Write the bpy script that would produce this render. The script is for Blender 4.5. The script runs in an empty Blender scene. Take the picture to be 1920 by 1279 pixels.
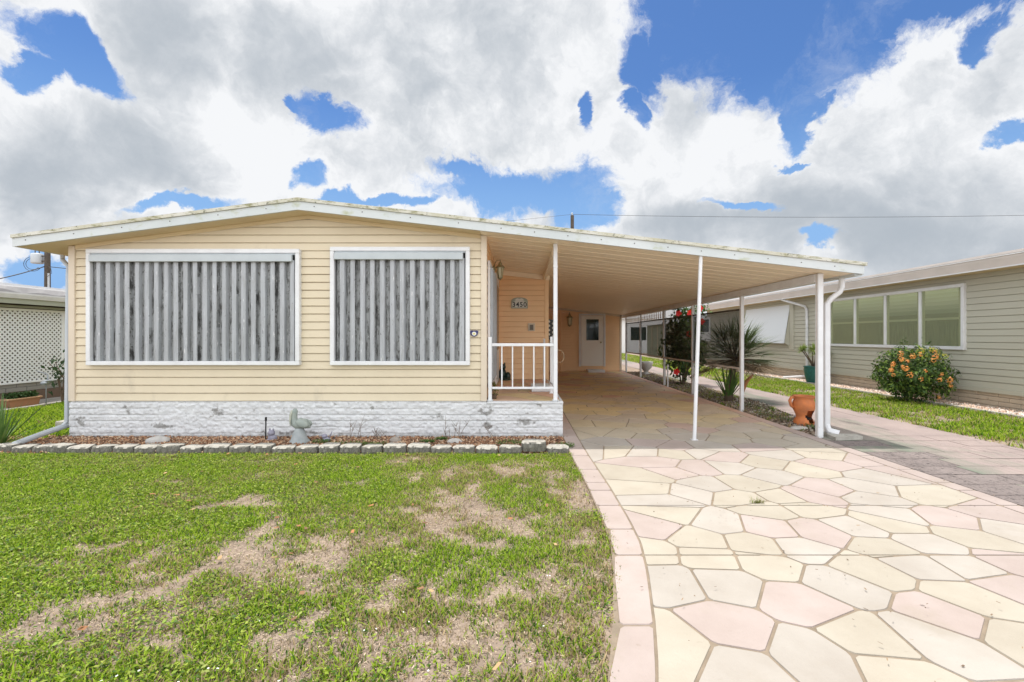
import bpy, math, random
import numpy as np
from mathutils import Vector, Matrix
random.seed(7); rng = np.random.default_rng(11)
scene = bpy.context.scene; COL = scene.collection
# ------------------------------------------------------------------ camera
FX, CX, CY, CH = 880.0, 976.0, 632.0, 1.36
cam = bpy.data.cameras.new('camera'); camo = bpy.data.objects.new('camera', cam); COL.objects.link(camo)
camo.location = (0, 0, CH); camo.rotation_euler = (math.radians(90), 0, 0)
cam.sensor_width = 36; cam.lens = 36*FX/1920
cam.shift_x = -(CX-960)/1920; cam.shift_y = -(639.5-CY)/1920
cam.clip_start = 0.05; cam.clip_end = 2000
scene.camera = camo
scene.cycles.max_bounces = 16; scene.cycles.diffuse_bounces = 10; scene.cycles.transparent_max_bounces = 16
scene.view_settings.view_transform = 'Standard'; scene.view_settings.look = 'None'
scene.view_settings.gamma = 1.0; scene.view_settings.exposure = 0.55
# ------------------------------------------------------------------ sun
SUN = Vector((-0.30, 0.37, 2.33)).normalized()       # towards the sun
sl = bpy.data.lights.new('sun', 'SUN'); sl.energy = 2.8; sl.angle = math.radians(0.5); sl.color = (1.0, 0.96, 0.90)
so = bpy.data.objects.new('sun', sl); COL.objects.link(so); so.location = (0, 0, 30)
so.rotation_euler = SUN.to_track_quat('Z', 'Y').to_euler()
# ------------------------------------------------------------------ sky
def W(px, py): return Vector(((px-CX)/FX, 1.0, (CY-py)/FX)).normalized()
world = bpy.data.worlds.new('World'); scene.world = world; world.use_nodes = True
nt = world.node_tree; nt.nodes.clear()
def N(t, **k):
    n = nt.nodes.new(t)
    for a, b in k.items(): setattr(n, a, b)
    return n
def L(a, b): nt.links.new(a, b)
def M(op, a, b=None, c=None, clamp=False):
    n = N('ShaderNodeMath', operation=op); n.use_clamp = clamp
    for i, v in enumerate((a, b, c)):
        if v is None: continue
        if isinstance(v, (int, float)): n.inputs[i].default_value = v
        else: L(v, n.inputs[i])
    return n.outputs[0]
def SM(v, lo, hi, a=0.0, b=1.0):
    n = N('ShaderNodeMapRange', interpolation_type='SMOOTHSTEP'); L(v, n.inputs[0])
    for i, q in enumerate((lo, hi, a, b)): n.inputs[i+1].default_value = q
    return n.outputs[0]
tc = N('ShaderNodeTexCoord')
def noise(scale, detail, rough, vec, dist=0.0):
    n = N('ShaderNodeTexNoise'); n.inputs['Scale'].default_value = scale; n.inputs['Detail'].default_value = detail
    n.inputs['Roughness'].default_value = rough; n.inputs['Distortion'].default_value = dist; L(vec, n.inputs['Vector']); return n
def vwarp(vec, nscale, detail, amp, rough=0.6):
    n = noise(nscale, detail, rough, vec)
    s = N('ShaderNodeVectorMath', operation='SUBTRACT'); L(n.outputs['Color'], s.inputs[0]); s.inputs[1].default_value = (.5, .5, .5)
    m = N('ShaderNodeVectorMath', operation='SCALE'); L(s.outputs[0], m.inputs[0]); m.inputs['Scale'].default_value = amp
    a = N('ShaderNodeVectorMath', operation='ADD'); L(vec, a.inputs[0]); L(m.outputs[0], a.inputs[1]); return a.outputs[0]
d0 = tc.outputs['Generated']
dw = vwarp(vwarp(d0, 3.2, 3, 0.10), 9.0, 9, 0.13, 0.62)
dsoft = vwarp(d0, 2.6, 5, 0.28, 0.55)
def blob(vec, px, py, rx, ry, rot=0):
    ca, sa = math.cos(math.radians(rot)), math.sin(math.radians(rot))
    r = W(px+rx*ca, py-rx*sa) - W(px-rx*ca, py+rx*sa); u = W(px-ry*sa, py-ry*ca) - W(px+ry*sa, py+ry*ca)
    lr, lu = r.length/2, u.length/2; r.normalize(); u = (u - r*u.dot(r)).normalized(); c = r.cross(u)
    R = Matrix((r, u, c)).transposed()
    m = N('ShaderNodeMapping', vector_type='TEXTURE'); L(vec, m.inputs[0])
    m.inputs['Location'].default_value = W(px, py); m.inputs['Rotation'].default_value = R.to_euler(); m.inputs['Scale'].default_value = (lr, lu, 0.6)
    l = N('ShaderNodeVectorMath', operation='LENGTH'); L(m.outputs[0], l.inputs[0])
    return M('SUBTRACT', 1.0, l.outputs['Value'])
BLUE = [(1320, 60, 105, 80, 0), (1450, 110, 130, 92, 0), (1235, 70, 34, 80, 10), (1590, 80, 100, 70, 25), (1700, 0, 150, 45, 5), (1120, 400, 40, 30, 0), (1500, 200, 30, 70, 0), (1010, 370, 90, 34, 0), (1270, 30, 85, 95, 0), (1390, 60, 130, 105, 0), (1510, 70, 130, 125, 0), (1640, 10, 170, 62, 12), (1465, 130, 70, 70, -40), (1210, 125, 28, 60, 30), (1190, 190, 22, 34, 20),
        (1507, 225, 20, 60, -8), (1780, -35, 300, 60, 5), (1885, 50, 60, 36, 10), (140, 90, 135, 44, -28), (50, 120, 70, 34, 10), (612, 215, 60, 32, -25), (560, 190, 20, 14, -20),
        (960, 358, 150, 36, -6), (870, 325, 60, 20, -20), (1085, 375, 62, 66, 0), (1110, 205, 14, 40, 10), (575, 335, 34, 26, 20), (345, 378, 100, 14, 0), (1912, 232, 55, 22, 10),
        (1540, 455, 34, 20, 0), (700, 375, 110, 14, 4), (110, 500, 110, 30, 0), (1485, 306, 26, 8, 0), (1405, 398, 60, 10, 0)]
h = None
for b in BLUE:
    v = blob(dw, *b); h = v if h is None else M('MAXIMUM', h, v)
# away from the photographed part of the sky: loose open clouds
sx = N('ShaderNodeSeparateXYZ'); L(d0, sx.inputs[0])
back = SM(sx.outputs['Y'], 0.42, 0.1)
gen = M('MULTIPLY_ADD', noise(2.6, 8, 0.6, dw).outputs['Fac'], 3.2, -2.05)
gen = M('MULTIPLY', M('ADD', gen, 2.0), back)
h = M('MAXIMUM', h, M('SUBTRACT', gen, 2.0))
h = M('ADD', h, M('MULTIPLY_ADD', noise(15, 9, 0.72, dw).outputs['Fac'], 1.3, -0.65))
blue = SM(h, -0.32, 0.20)
blue = M('MULTIPLY', blue, SM(noise(7, 9, 0.68, dw).outputs['Fac'], 0.80, 0.50, 0.72, 1.0))
GREY = [(230, 285, 330, 75, -5, .78), (420, 100, 260, 90, -12, .62), (850, 240, 170, 80, -20, .5), (880, 60, 200, 80, 0, .4), (1600, 450, 420, 42, -3, .85), (1350, 400, 190, 28, 0, .55),
        (1740, 380, 260, 60, 8, .5), (1720, 230, 170, 90, 40, .3), (120, 400, 200, 40, 0, .7), (60, 330, 120, 60, 0, .5), (760, 300, 160, 30, 0, .35), (1290, 190, 50, 40, 40, .35)]
g = None
for b in GREY:
    v = M('MULTIPLY', SM(blob(dsoft, *b[:5]), -0.55, 0.6), b[5]); g = v if g is None else M('ADD', g, v)
fb = noise(4.5, 9, 0.62, dsoft).outputs['Fac']
fb2 = noise(9.0, 8, 0.6, dw).outputs['Fac']
g = M('ADD', M('MULTIPLY', g, M('MULTIPLY_ADD', fb, 2.2, -0.05)), M('MULTIPLY_ADD', fb, 2.2, -0.90))
g = M('ADD', g, M('MULTIPLY_ADD', fb2, 1.5, -0.72))
def shifted(vec, k):
    a = N('ShaderNodeVectorMath', operation='ADD'); L(vec, a.inputs[0]); a.inputs[1].default_value = (SUN.x*k-.3*k, SUN.y*k, SUN.z*k); return a.outputs[0]
g = M('ADD', g, M('MULTIPLY', M('SUBTRACT', noise(4.2, 8, 0.58, shifted(dw, .05)).outputs['Fac'], noise(4.2, 8, 0.58, dw).outputs['Fac']), 2.6))
g = M('TANH', M('MULTIPLY', M('MAXIMUM', M('SUBTRACT', g, M('MULTIPLY', SM(h, -1.0, -0.08), 0.25)), 0.0), 0.95))      # thin rims catch the sun
BG = 0.1
cc = N('ShaderNodeMix', data_type='RGBA'); L(g, cc.inputs['Factor'])
cc.inputs['A'].default_value = (.63/BG, .64/BG, .655/BG, 1); cc.inputs['B'].default_value = (.31/BG, .345/BG, .385/BG, 1)
sky = N('ShaderNodeTexSky', sky_type='NISHITA'); sky.sun_disc = False
sky.sun_elevation = math.asin(SUN.z); sky.sun_rotation = math.atan2(SUN.x, SUN.y)
sky.air_density = 1.0; sky.dust_density = 0.8; sky.ozone_density = 2.0
tint = N('ShaderNodeMix', data_type='RGBA', blend_type='MULTIPLY'); tint.inputs['Factor'].default_value = 1
L(sky.outputs[0], tint.inputs['A']); tint.inputs['B'].default_value = (.475, .69, .96, 1)
mx = N('ShaderNodeMix', data_type='RGBA'); L(blue, mx.inputs['Factor']); 
backfill = N('ShaderNodeMix', data_type='RGBA', blend_type='MULTIPLY'); backfill.inputs['Factor'].default_value = 1; L(cc.outputs['Result'], backfill.inputs['A'])   # extra brightness added to clouds behind the camera, filling the shade
av = SM(sx.outputs['Y'], 0.1, -0.5, 1.0, 2.5); cb = N('ShaderNodeCombineXYZ'); L(av, cb.inputs[0]); L(av, cb.inputs[1]); L(av, cb.inputs[2]); L(cb.outputs[0], backfill.inputs['B']); L(backfill.outputs['Result'], mx.inputs['A']); low = N('ShaderNodeMix', data_type='RGBA'); L(SM(sx.outputs['Z'], 0.46, 0.16), low.inputs['Factor']); L(tint.outputs['Result'], low.inputs['A']); low.inputs['B'].default_value = (.20/BG, .355/BG, .60/BG, 1); L(low.outputs['Result'], mx.inputs['B'])
bg = N('ShaderNodeBackground'); L(mx.outputs['Result'], bg.inputs['Color']); bg.inputs['Strength'].default_value = BG
wo = N('ShaderNodeOutputWorld'); L(bg.outputs[0], wo.inputs['Surface'])

# ------------------------------------------------------------------ helpers
def X(px, Y): return (px-CX)/FX*Y
def Z(py, Y): return CH - (py-CY)/FX*Y
def G(px, py, z=0.0):
    Y = FX*(CH-z)/(py-CY); return (X(px, Y), Y)
def rot2(x, y, a): return x*math.cos(a)-y*math.sin(a), x*math.sin(a)+y*math.cos(a)
class MB:
    def __init__(s): s.v = []; s.f = []; s.c = None
    def add(s, vs, fs):
        o = len(s.v); s.v += [tuple(p) for p in vs]; s.f += [tuple(i+o for i in f) for f in fs]; return s
    def box(s, x0, x1, y0, y1, z0, z1):
        return s.add([(x0,y0,z0),(x1,y0,z0),(x1,y1,z0),(x0,y1,z0),(x0,y0,z1),(x1,y0,z1),(x1,y1,z1),(x0,y1,z1)],
                     [(0,3,2,1),(4,5,6,7),(0,1,5,4),(1,2,6,5),(2,3,7,6),(3,0,4,7)])
    def cbox(s, x0, x1, y0, y1, z0, z1, b=0.004):          # chamfered box
        b = min(b, (x1-x0)*.3, (y1-y0)*.3, (z1-z0)*.3); vs = []
        for zz, ins in ((z0, b), (z0+b, 0), (z1-b, 0), (z1, b)):
            a0, a1, c0, c1 = x0+ins, x1-ins, y0+ins, y1-ins
            vs += [(a0+b,c0,zz),(a1-b,c0,zz),(a1,c0+b,zz),(a1,c1-b,zz),(a1-b,c1,zz),(a0+b,c1,zz),(a0,c1-b,zz),(a0,c0+b,zz)]
        fs = [tuple(range(7,-1,-1)), tuple(range(24,32))]
        for k in range(3):
            for i in range(8): j=(i+1)%8; fs.append((k*8+i,k*8+j,k*8+8+j,k*8+8+i))
        return s.add(vs, fs)
    def tube(s, pts, r, n=10, caps=True):
        pts = [Vector(p) for p in pts]; rs = r if isinstance(r, (list, tuple)) else [r]*len(pts); vs = []; fs = []
        up = Vector((0,0,1)); prev = None
        for i, p in enumerate(pts):
            t = (pts[min(i+1,len(pts)-1)] - pts[max(i-1,0)]).normalized()
            a = prev if prev is not None else (up if abs(t.z) < .9 else Vector((1,0,0)))
            a = (a - t*a.dot(t)).normalized(); b = t.cross(a); prev = a
            for k in range(n):
                w = 2*math.pi*k/n; vs.append(p + (a*math.cos(w)+b*math.sin(w))*rs[i])
        for i in range(len(pts)-1):
            for k in range(n):
                q=(k+1)%n; fs.append((i*n+k, i*n+q, (i+1)*n+q, (i+1)*n+k))
        if caps: fs += [tuple(range(n-1,-1,-1)), tuple(range((len(pts)-1)*n, len(pts)*n))]
        return s.add(vs, fs)
    def lathe(s, prof, cx, cy, n=24):
        vs = []; fs = []
        for r, z in prof:
            for k in range(n): w = 2*math.pi*k/n; vs.append((cx+r*math.cos(w), cy+r*math.sin(w), z))
        for i in range(len(prof)-1):
            for k in range(n): q=(k+1)%n; fs.append((i*n+k, i*n+q, (i+1)*n+q, (i+1)*n+k))
        fs += [tuple(range(n-1,-1,-1)), tuple(range((len(prof)-1)*n, len(prof)*n))]
        return s.add(vs, fs)
    def ell(s, c, r, seg=14, rings=9, rotz=0, tilt=0, jit=0):
        vs = []; fs = []
        for i in range(rings+1):
            th = math.pi*i/rings
            for k in range(seg):
                w = 2*math.pi*k/seg; j = 1+random.uniform(-jit, jit) if jit and 0<i<rings else 1
                p = Vector((r[0]*math.sin(th)*math.cos(w)*j, r[1]*math.sin(th)*math.sin(w)*j, r[2]*math.cos(th)*j))
                p = Matrix.Rotation(rotz,3,'Z') @ (Matrix.Rotation(tilt,3,'Y') @ p); vs.append(p+Vector(c))
        for i in range(rings):
            for k in range(seg): q=(k+1)%seg; fs.append((i*seg+k,(i+1)*seg+k,(i+1)*seg+q,i*seg+q))
        return s.add(vs, fs)
    def prism(s, poly, ext, f):     # poly of (a,b); f(a,b,t) -> point ; ext = (t0,t1)
        n = len(poly); vs = [f(a,b,ext[0]) for a,b in poly] + [f(a,b,ext[1]) for a,b in poly]
        fs = [tuple(range(n)), tuple(range(2*n-1,n-1,-1))] + [(i,(i+n),(i+1)%n+n,(i+1)%n) for i in range(n)]
        return s.add(vs, fs)
    def build(s, name, mat, parent=None, smooth=False):
        o = Vector((0,0,0)); p = parent
        while p is not None: o += p.location; p = p.parent
        me = bpy.data.meshes.new(name); v = np.array(s.v, dtype=float).reshape(-1,3) - np.array(o)
        me.from_pydata(v.tolist(), [], s.f); me.update()
        if mat: me.materials.append(mat)
        ob = bpy.data.objects.new(name, me); COL.objects.link(ob)
        if parent: ob.parent = parent
        if smooth: me.polygons.foreach_set('use_smooth', [True]*len(me.polygons))
        # consistent outward normals
        import bmesh
        if len(me.polygons) < 40000:
            bm = bmesh.new(); bm.from_mesh(me); bmesh.ops.recalc_face_normals(bm, faces=bm.faces); bm.to_mesh(me); bm.free()
        return ob
def fast_mesh(name, verts, quads, mat, parent=None, colors=None, smooth=False):
    """verts (n,3); quads (m,4) ; colors per face (m,3)"""
    me = bpy.data.meshes.new(name); n, m = len(verts), len(quads); k = quads.shape[1]
    if parent is not None: verts = verts - np.array(parent.location)
    me.vertices.add(n); me.vertices.foreach_set('co', np.asarray(verts, dtype=np.float32).ravel())
    me.loops.add(m*k); me.loops.foreach_set('vertex_index', np.asarray(quads, dtype=np.int32).ravel())
    me.polygons.add(m); me.polygons.foreach_set('loop_start', np.arange(0, m*k, k, dtype=np.int32)); me.polygons.foreach_set('loop_total', np.full(m, k, dtype=np.int32))
    me.update(calc_edges=True)
    if smooth: me.polygons.foreach_set('use_smooth', np.ones(m, dtype=bool))
    if colors is not None:
        at = me.color_attributes.new('tone', 'FLOAT_COLOR', 'CORNER')
        c = np.ones((m, k, 4), dtype=np.float32); c[:, :, :3] = np.asarray(colors)[:, None, :]
        at.data.foreach_set('color', c.ravel())
    me.materials.append(mat); ob = bpy.data.objects.new(name, me); COL.objects.link(ob)
    if parent is not None: ob.parent = parent
    return ob
def tag(o, label, cat, group=None):
    o['label'] = label; o['category'] = cat
    if group: o['group'] = group
    return o
def thing(name, loc, label, cat, group=None):
    o = bpy.data.objects.new(name, None); o.location = loc; COL.objects.link(o); return tag(o, label, cat, group)
def struct(o, kind='structure'): o['kind'] = kind; return o
def dup(root, loc, rotz=0, label=None, scale=None):
    def cp(o, par):
        c = o.copy(); COL.objects.link(c); c.parent = par
        for ch in list(o.children): cp(ch, c)
        return c
    r = cp(root, None); r.location = loc; r.rotation_euler = (0,0,rotz)
    if label: r['label'] = label
    if scale: r.scale = scale
    return r
# value noise for scattering
_g = rng.random((256, 256))
def vn(x, y, s=1.0, off=0.0):
    x = np.asarray(x)*s+off+100; y = np.asarray(y)*s+off*1.7+100
    xi = np.floor(x).astype(int); yi = np.floor(y).astype(int); fx = x-xi; fy = y-yi
    fx = fx*fx*(3-2*fx); fy = fy*fy*(3-2*fy); a = _g[xi%256, yi%256]; b = _g[(xi+1)%256, yi%256]; c = _g[xi%256, (yi+1)%256]; d = _g[(xi+1)%256, (yi+1)%256]
    return a*(1-fx)*(1-fy)+b*fx*(1-fy)+c*(1-fx)*fy+d*fx*fy
def fbm(x, y, s, o=0.0, n=4):
    t = 0; a = .5; k = 0
    for i in range(n): t = t + a*vn(x, y, s*2**i, o+i*7.3); k += a; a *= .5
    return t/k
# ------------------------------------------------------------------ materials
def mat(name, col, rough=0.6, col2=None, nscale=4.0, nfac=(.35,.7), bump=0.0, bscale=40.0, metal=0.0, stretch=None, spots=None, attr=False, trans=0.0, spec=0.5):
    m = bpy.data.materials.new(name); m.use_nodes = True; t = m.node_tree; B = t.nodes['Principled BSDF']
    B.inputs['Roughness'].default_value = rough; B.inputs['Metallic'].default_value = metal; B.inputs['Specular IOR Level'].default_value = spec
    co = t.nodes.new('ShaderNodeTexCoord').outputs['Object']
    if stretch:
        mp = t.nodes.new('ShaderNodeMapping'); mp.inputs['Scale'].default_value = stretch; t.links.new(co, mp.inputs[0]); cs = mp.outputs[0]
    else: cs = co
    def nz(sc, vec, det=5, ro=.6):
        n = t.nodes.new('ShaderNodeTexNoise'); n.inputs['Scale'].default_value = sc; n.inputs['Detail'].default_value = det; n.inputs['Roughness'].default_value = ro; t.links.new(vec, n.inputs['Vector']); return n.outputs['Fac']
    def mr(v, a, b, c=0., d=1.):
        n = t.nodes.new('ShaderNodeMapRange'); n.inputs[1].default_value=a; n.inputs[2].default_value=b; n.inputs[3].default_value=c; n.inputs[4].default_value=d; t.links.new(v, n.inputs[0]); return n.outputs[0]
    def mixc(f, a, b, mode='MIX'):
        n = t.nodes.new('ShaderNodeMix'); n.data_type='RGBA'; n.blend_type=mode
        for v, s in ((f,'Factor'),(a,'A'),(b,'B')):
            if isinstance(v, (int,float)): n.inputs[s].default_value = v
            elif isinstance(v, tuple): n.inputs[s].default_value = (*v, 1)
            else: t.links.new(v, n.inputs[s])
        return n.outputs['Result']
    cur = col
    if attr:
        a = t.nodes.new('ShaderNodeAttribute'); a.attribute_name = 'tone'; cur = a.outputs['Color']
        if col2: cur = mixc(mr(nz(nscale, cs), *nfac), cur, mixc(1.0, cur, col2, 'MULTIPLY'))
    elif col2: cur = mixc(mr(nz(nscale, cs), *nfac), col, col2)
    for sp in (spots or []):          # (colour, scale, lo, hi, stretch)
        mp = t.nodes.new('ShaderNodeMapping'); mp.inputs['Scale'].default_value = sp[4] if len(sp) > 4 else (1,1,1)
        mp.inputs['Location'].default_value = (3.1*sp[1], 1.7, .4); t.links.new(co, mp.inputs[0])
        cur = mixc(mr(nz(sp[1], mp.outputs[0], 8, .65), sp[2], sp[3]), cur, sp[0])
    if isinstance(cur, tuple): B.inputs['Base Color'].default_value = (*cur, 1)
    else: t.links.new(cur, B.inputs['Base Color'])
    if bump:
        b = t.nodes.new('ShaderNodeBump'); b.inputs['Strength'].default_value = bump; b.inputs['Distance'].default_value = .01
        t.links.new(nz(bscale, cs, 6, .65), b.inputs['Height']); t.links.new(b.outputs[0], B.inputs['Normal'])
    if trans:
        tr = t.nodes.new('ShaderNodeBsdfTranslucent'); 
        if isinstance(cur, tuple): tr.inputs[0].default_value = (*cur,1)
        else: t.links.new(cur, tr.inputs[0])
        ms = t.nodes.new('ShaderNodeMixShader'); ms.inputs[0].default_value = trans
        t.links.new(B.outputs[0], ms.inputs[1]); t.links.new(tr.outputs[0], ms.inputs[2]); t.links.new(ms.outputs[0], t.nodes['Material Output'].inputs[0])
    return m
M_SIDING = mat('cream_siding', (.67,.58,.425), .55, (.61,.525,.38), 1.2, spots=[((.46,.40,.30), 2.5, .60, .84, (1,1,.4))], bump=.05, bscale=120)
M_TRIM = mat('cream_trim', (.65,.56,.44), .5, (.60,.51,.40), 3)
M_WHITE = mat('white_paint', (.72,.73,.74), .4, (.64,.64,.65), 5, spots=[((.45,.42,.35), 14, .66, .8)])
M_SKIRTF = mat('stained_white_brick', (.67,.67,.67), .75, (.88,.88,.89), 6, attr=True, bump=.8, bscale=45, spots=[((.26,.26,.25), 46, .64, .76)])
M_HEAD = mat('grey_white_track', (.47,.51,.53), .4, (.42,.46,.48), 5)
M_SPOUT = mat('pale_blue_pipe', (.44,.49,.54), .45, (.52,.54,.56), 3)
M_FASCIA = mat('mildewed_fascia', (.57,.60,.60), .45, (.48,.52,.52), 1.2, spots=[((.34,.36,.18), 4, .56, .76, (1,1,2.0)), ((.16,.15,.09), 40, .66, .74)])
M_DRIP = mat('mildewed_drip_edge', (.58,.57,.50), .5, (.44,.42,.30), 2.4, nfac=(.4,.65), spots=[((.22,.21,.09), 7, .50, .66, (1,1,3)), ((.08,.08,.04), 22, .58, .68)])
M_ROOF = mat('white_roof_coating', (.80,.79,.76), .6, (.62,.60,.56), 2, spots=[((.42,.38,.34), 12, .6, .7)])
M_SOFFIT = mat('cream_soffit', (.66,.54,.34), .55, (.60,.48,.29), 2)
M_CEIL = mat('carport_ceiling', (.94,.82,.64), .45, (.86,.74,.56), 1.2, stretch=(.25,4,1))
M_SKIRT = mat('white_painted_brick', (.66,.67,.68), .7, (.56,.57,.58), 6, bump=1.0, bscale=45, spots=[((.24,.24,.24), 2.4, .67, .78, (1,1,1.6)), ((.28,.28,.27), 42, .60, .72)])
M_ALUV = mat('stained_shaded_valley', (.31,.32,.325), .55, (.19,.195,.195), 3.0, nfac=(.3,.7), metal=.1, stretch=(9,1,.8), spots=[((.05,.05,.048), 8, .50, .62, (2.5,1,.5)), ((.06,.055,.05), 40, .54, .64, (1.2,1,.5)), ((.62,.62,.62), 44, .62, .70, (1.6,1,.5))])  # darker valley base holds painted shade; the spots are stains
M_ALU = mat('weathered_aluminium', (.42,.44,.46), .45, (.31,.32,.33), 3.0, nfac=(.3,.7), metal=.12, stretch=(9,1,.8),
            spots=[((.30,.30,.295), 5, .58, .70, (3.5,1,.5)), ((.14,.14,.135), 26, .64, .74, (1.5,1,.45)), ((.66,.66,.66), 30, .62, .70, (2.0,1,.3)), ((.07,.065,.06), 44, .62, .70, (1.0,1,.5)), ((.52,.54,.56), 6, .62, .8, (6,1,.3))])
M_DARK = mat('dark_recess', (.02,.02,.02), .6)
M_SIDE2 = mat('shaded_porch_siding', (.90,.62,.36), .55, (.84,.57,.32), 1.5)  # brighter, oranger siding copy: warm bounce light put into the colour
M_GREY_SIDING = mat('grey_green_siding', (.48,.47,.385), .55, (.46,.445,.365), 1.0)
M_NFASCIA = mat('beige_fascia', (.62,.56,.52), .5, (.55,.50,.46), 2)
M_TAN = mat('tan_block', (.52,.43,.32), .8, (.44,.36,.27), 4, bump=.4, bscale=40)
M_JOINT = mat('concrete_joint', (.30,.235,.17), .85, (.20,.16,.115), 8, bump=.3, bscale=120)
M_STONE = mat('stamped_concrete', (.6,.55,.5), .62, (.86,.84,.82), 2.5, attr=True, bump=.25, bscale=70, spots=[((.34,.29,.23), 55, .74, .84), ((.33,.28,.22), 2.2, .56, .90), ((.27,.22,.17), 14, .64, .84, (1,2.2,1))], spec=.3)
M_PATH = mat('pink_paver_path', (.36,.285,.26), .85, (.28,.225,.21), 1.2, bump=.5, bscale=140, spots=[((.17,.19,.145), 1.1, .50, .66, (1,.30,1)), ((.13,.11,.10), 3, .58, .72, (1,.5,1)), ((.14,.11,.10), 50, .60, .74), ((.46,.42,.38), 90, .60, .75)])
M_PATH2 = mat('weathered_paver', (.20,.165,.155), .9, (.27,.225,.21), 2.5, bump=1.0, bscale=110, spots=[((.07,.06,.055), 26, .52, .66), ((.40,.36,.33), 60, .60, .72), ((.06,.055,.05), 3, .58, .74)])
M_PATHJ = mat('path_joint', (.10,.085,.075), .9)
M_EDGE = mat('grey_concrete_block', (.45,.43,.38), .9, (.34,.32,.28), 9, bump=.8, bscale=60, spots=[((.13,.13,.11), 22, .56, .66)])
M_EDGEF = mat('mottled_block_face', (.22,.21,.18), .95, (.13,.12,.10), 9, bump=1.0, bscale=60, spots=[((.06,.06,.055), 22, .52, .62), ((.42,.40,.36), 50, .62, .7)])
M_SOIL = mat('sandy_soil', (.37,.285,.22), .95, (.25,.19,.145), 3.5, nfac=(.35,.6), bump=1.0, bscale=55, spots=[((.13,.105,.08), 9, .58, .74), ((.42,.35,.28), 30, .64, .74), ((.10,.08,.06), 60, .64, .72)])
M_GRASS = mat('grass_blades', (.1,.2,.03), .75, attr=True, trans=.35, spec=.12)
M_LEAF = mat('leaves', (.05,.1,.02), .5, attr=True, trans=.25, spec=.3)
M_MULCH = mat('bark_chips', (.3,.2,.1), .9, attr=True)
M_STATUE = mat('grey_green_concrete', (.33,.36,.32), .85, (.26,.30,.28), 14, bump=.3, bscale=90)
M_ROCK = mat('pale_stone', (.52,.50,.47), .85, (.38,.36,.33), 12, bump=.5, bscale=50)
M_TERRA = mat('terracotta', (.62,.20,.06), .75, (.44,.15,.06), 8, spots=[((.60,.36,.22), 12, .62, .75)])
M_TEAL = mat('teal_glaze', (.015,.09,.085), .25, (.03,.14,.12), 18)
M_BLACK = mat('black_plastic', (.012,.012,.012), .4)
M_BARK = mat('bark', (.17,.12,.08), .9, (.10,.07,.05), 14, bump=.5, bscale=50)
M_POLE = mat('creosoted_pole', (.06,.05,.04), .9, (.10,.08,.06), 5)
M_WIRE = mat('wire', (.03,.03,.035), .6)
M_TRANSF = mat('transformer_grey', (.45,.48,.50), .5)
M_BRASS = mat('verdigris_brass', (.28,.26,.15), .45, (.40,.36,.22), 20, metal=.4)
M_FLAME = mat('frosted_glass', (.62,.60,.42), .3)
M_PLAQ = mat('plaque_grey_green', (.40,.43,.36), .6, (.28,.31,.26), 40)
M_PLAQ2 = mat('plaque_cream', (.72,.72,.66), .6)
M_NAVY = mat('navy_enamel', (.02,.02,.12), .35)
M_GOLD = mat('gold_enamel', (.62,.52,.16), .4)
M_LATT = mat('white_lattice', (.86,.88,.88), .5)
M_OLD = mat('olive_panel', (.26,.27,.19), .6, (.22,.23,.16), 2)
M_PETR = mat('red_petals', (.80,.015,.01), .5, trans=.3)
M_PETO = mat('orange_petals', (.90,.36,.12), .5, (.85,.50,.12), 20, trans=.3)
M_PETY = mat('yellow_green_new_leaves', (.50,.48,.08), .5, trans=.3)
M_DOOR = mat('grey_white_door', (.82,.80,.74), .45)
M_HOSE = mat('pale_hose', (.62,.46,.30), .5)
def glass_mat(name, tint, a, rough=.08):
    m = bpy.data.materials.new(name); m.use_nodes = True; t = m.node_tree; B = t.nodes['Principled BSDF']
    B.inputs['Base Color'].default_value = (*tint, 1); B.inputs['Roughness'].default_value = rough
    tr = t.nodes.new('ShaderNodeBsdfTransparent'); tr.inputs[0].default_value = (*[min(1, .55+.45*c/max(tint)) for c in tint], 1)
    ms = t.nodes.new('ShaderNodeMixShader'); ms.inputs[0].default_value = a
    t.links.new(tr.outputs[0], ms.inputs[1]); t.links.new(B.outputs[0], ms.inputs[2]); t.links.new(ms.outputs[0], t.nodes['Material Output'].inputs[0]); return m
M_PANE = glass_mat('dark_glass', (.03,.045,.04), .75, .05)
M_ACRYL = glass_mat('cloudy_acrylic', (.40,.42,.33), .24, .10)
def screen_mat():
    m = bpy.data.materials.new('dark_shade_mesh'); m.use_nodes = True; t = m.node_tree; B = t.nodes['Principled BSDF']
    B.inputs['Base Color'].default_value = (.015,.014,.01,1); B.inputs['Roughness'].default_value = .9
    tr = t.nodes.new('ShaderNodeBsdfTransparent'); ms = t.nodes.new('ShaderNodeMixShader'); ms.inputs[0].default_value = .45
    t.links.new(tr.outputs[0], ms.inputs[1]); t.links.new(B.outputs[0], ms.inputs[2]); t.links.new(ms.outputs[0], t.nodes['Material Output'].inputs[0]); return m
M_SCREEN = screen_mat()
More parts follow.
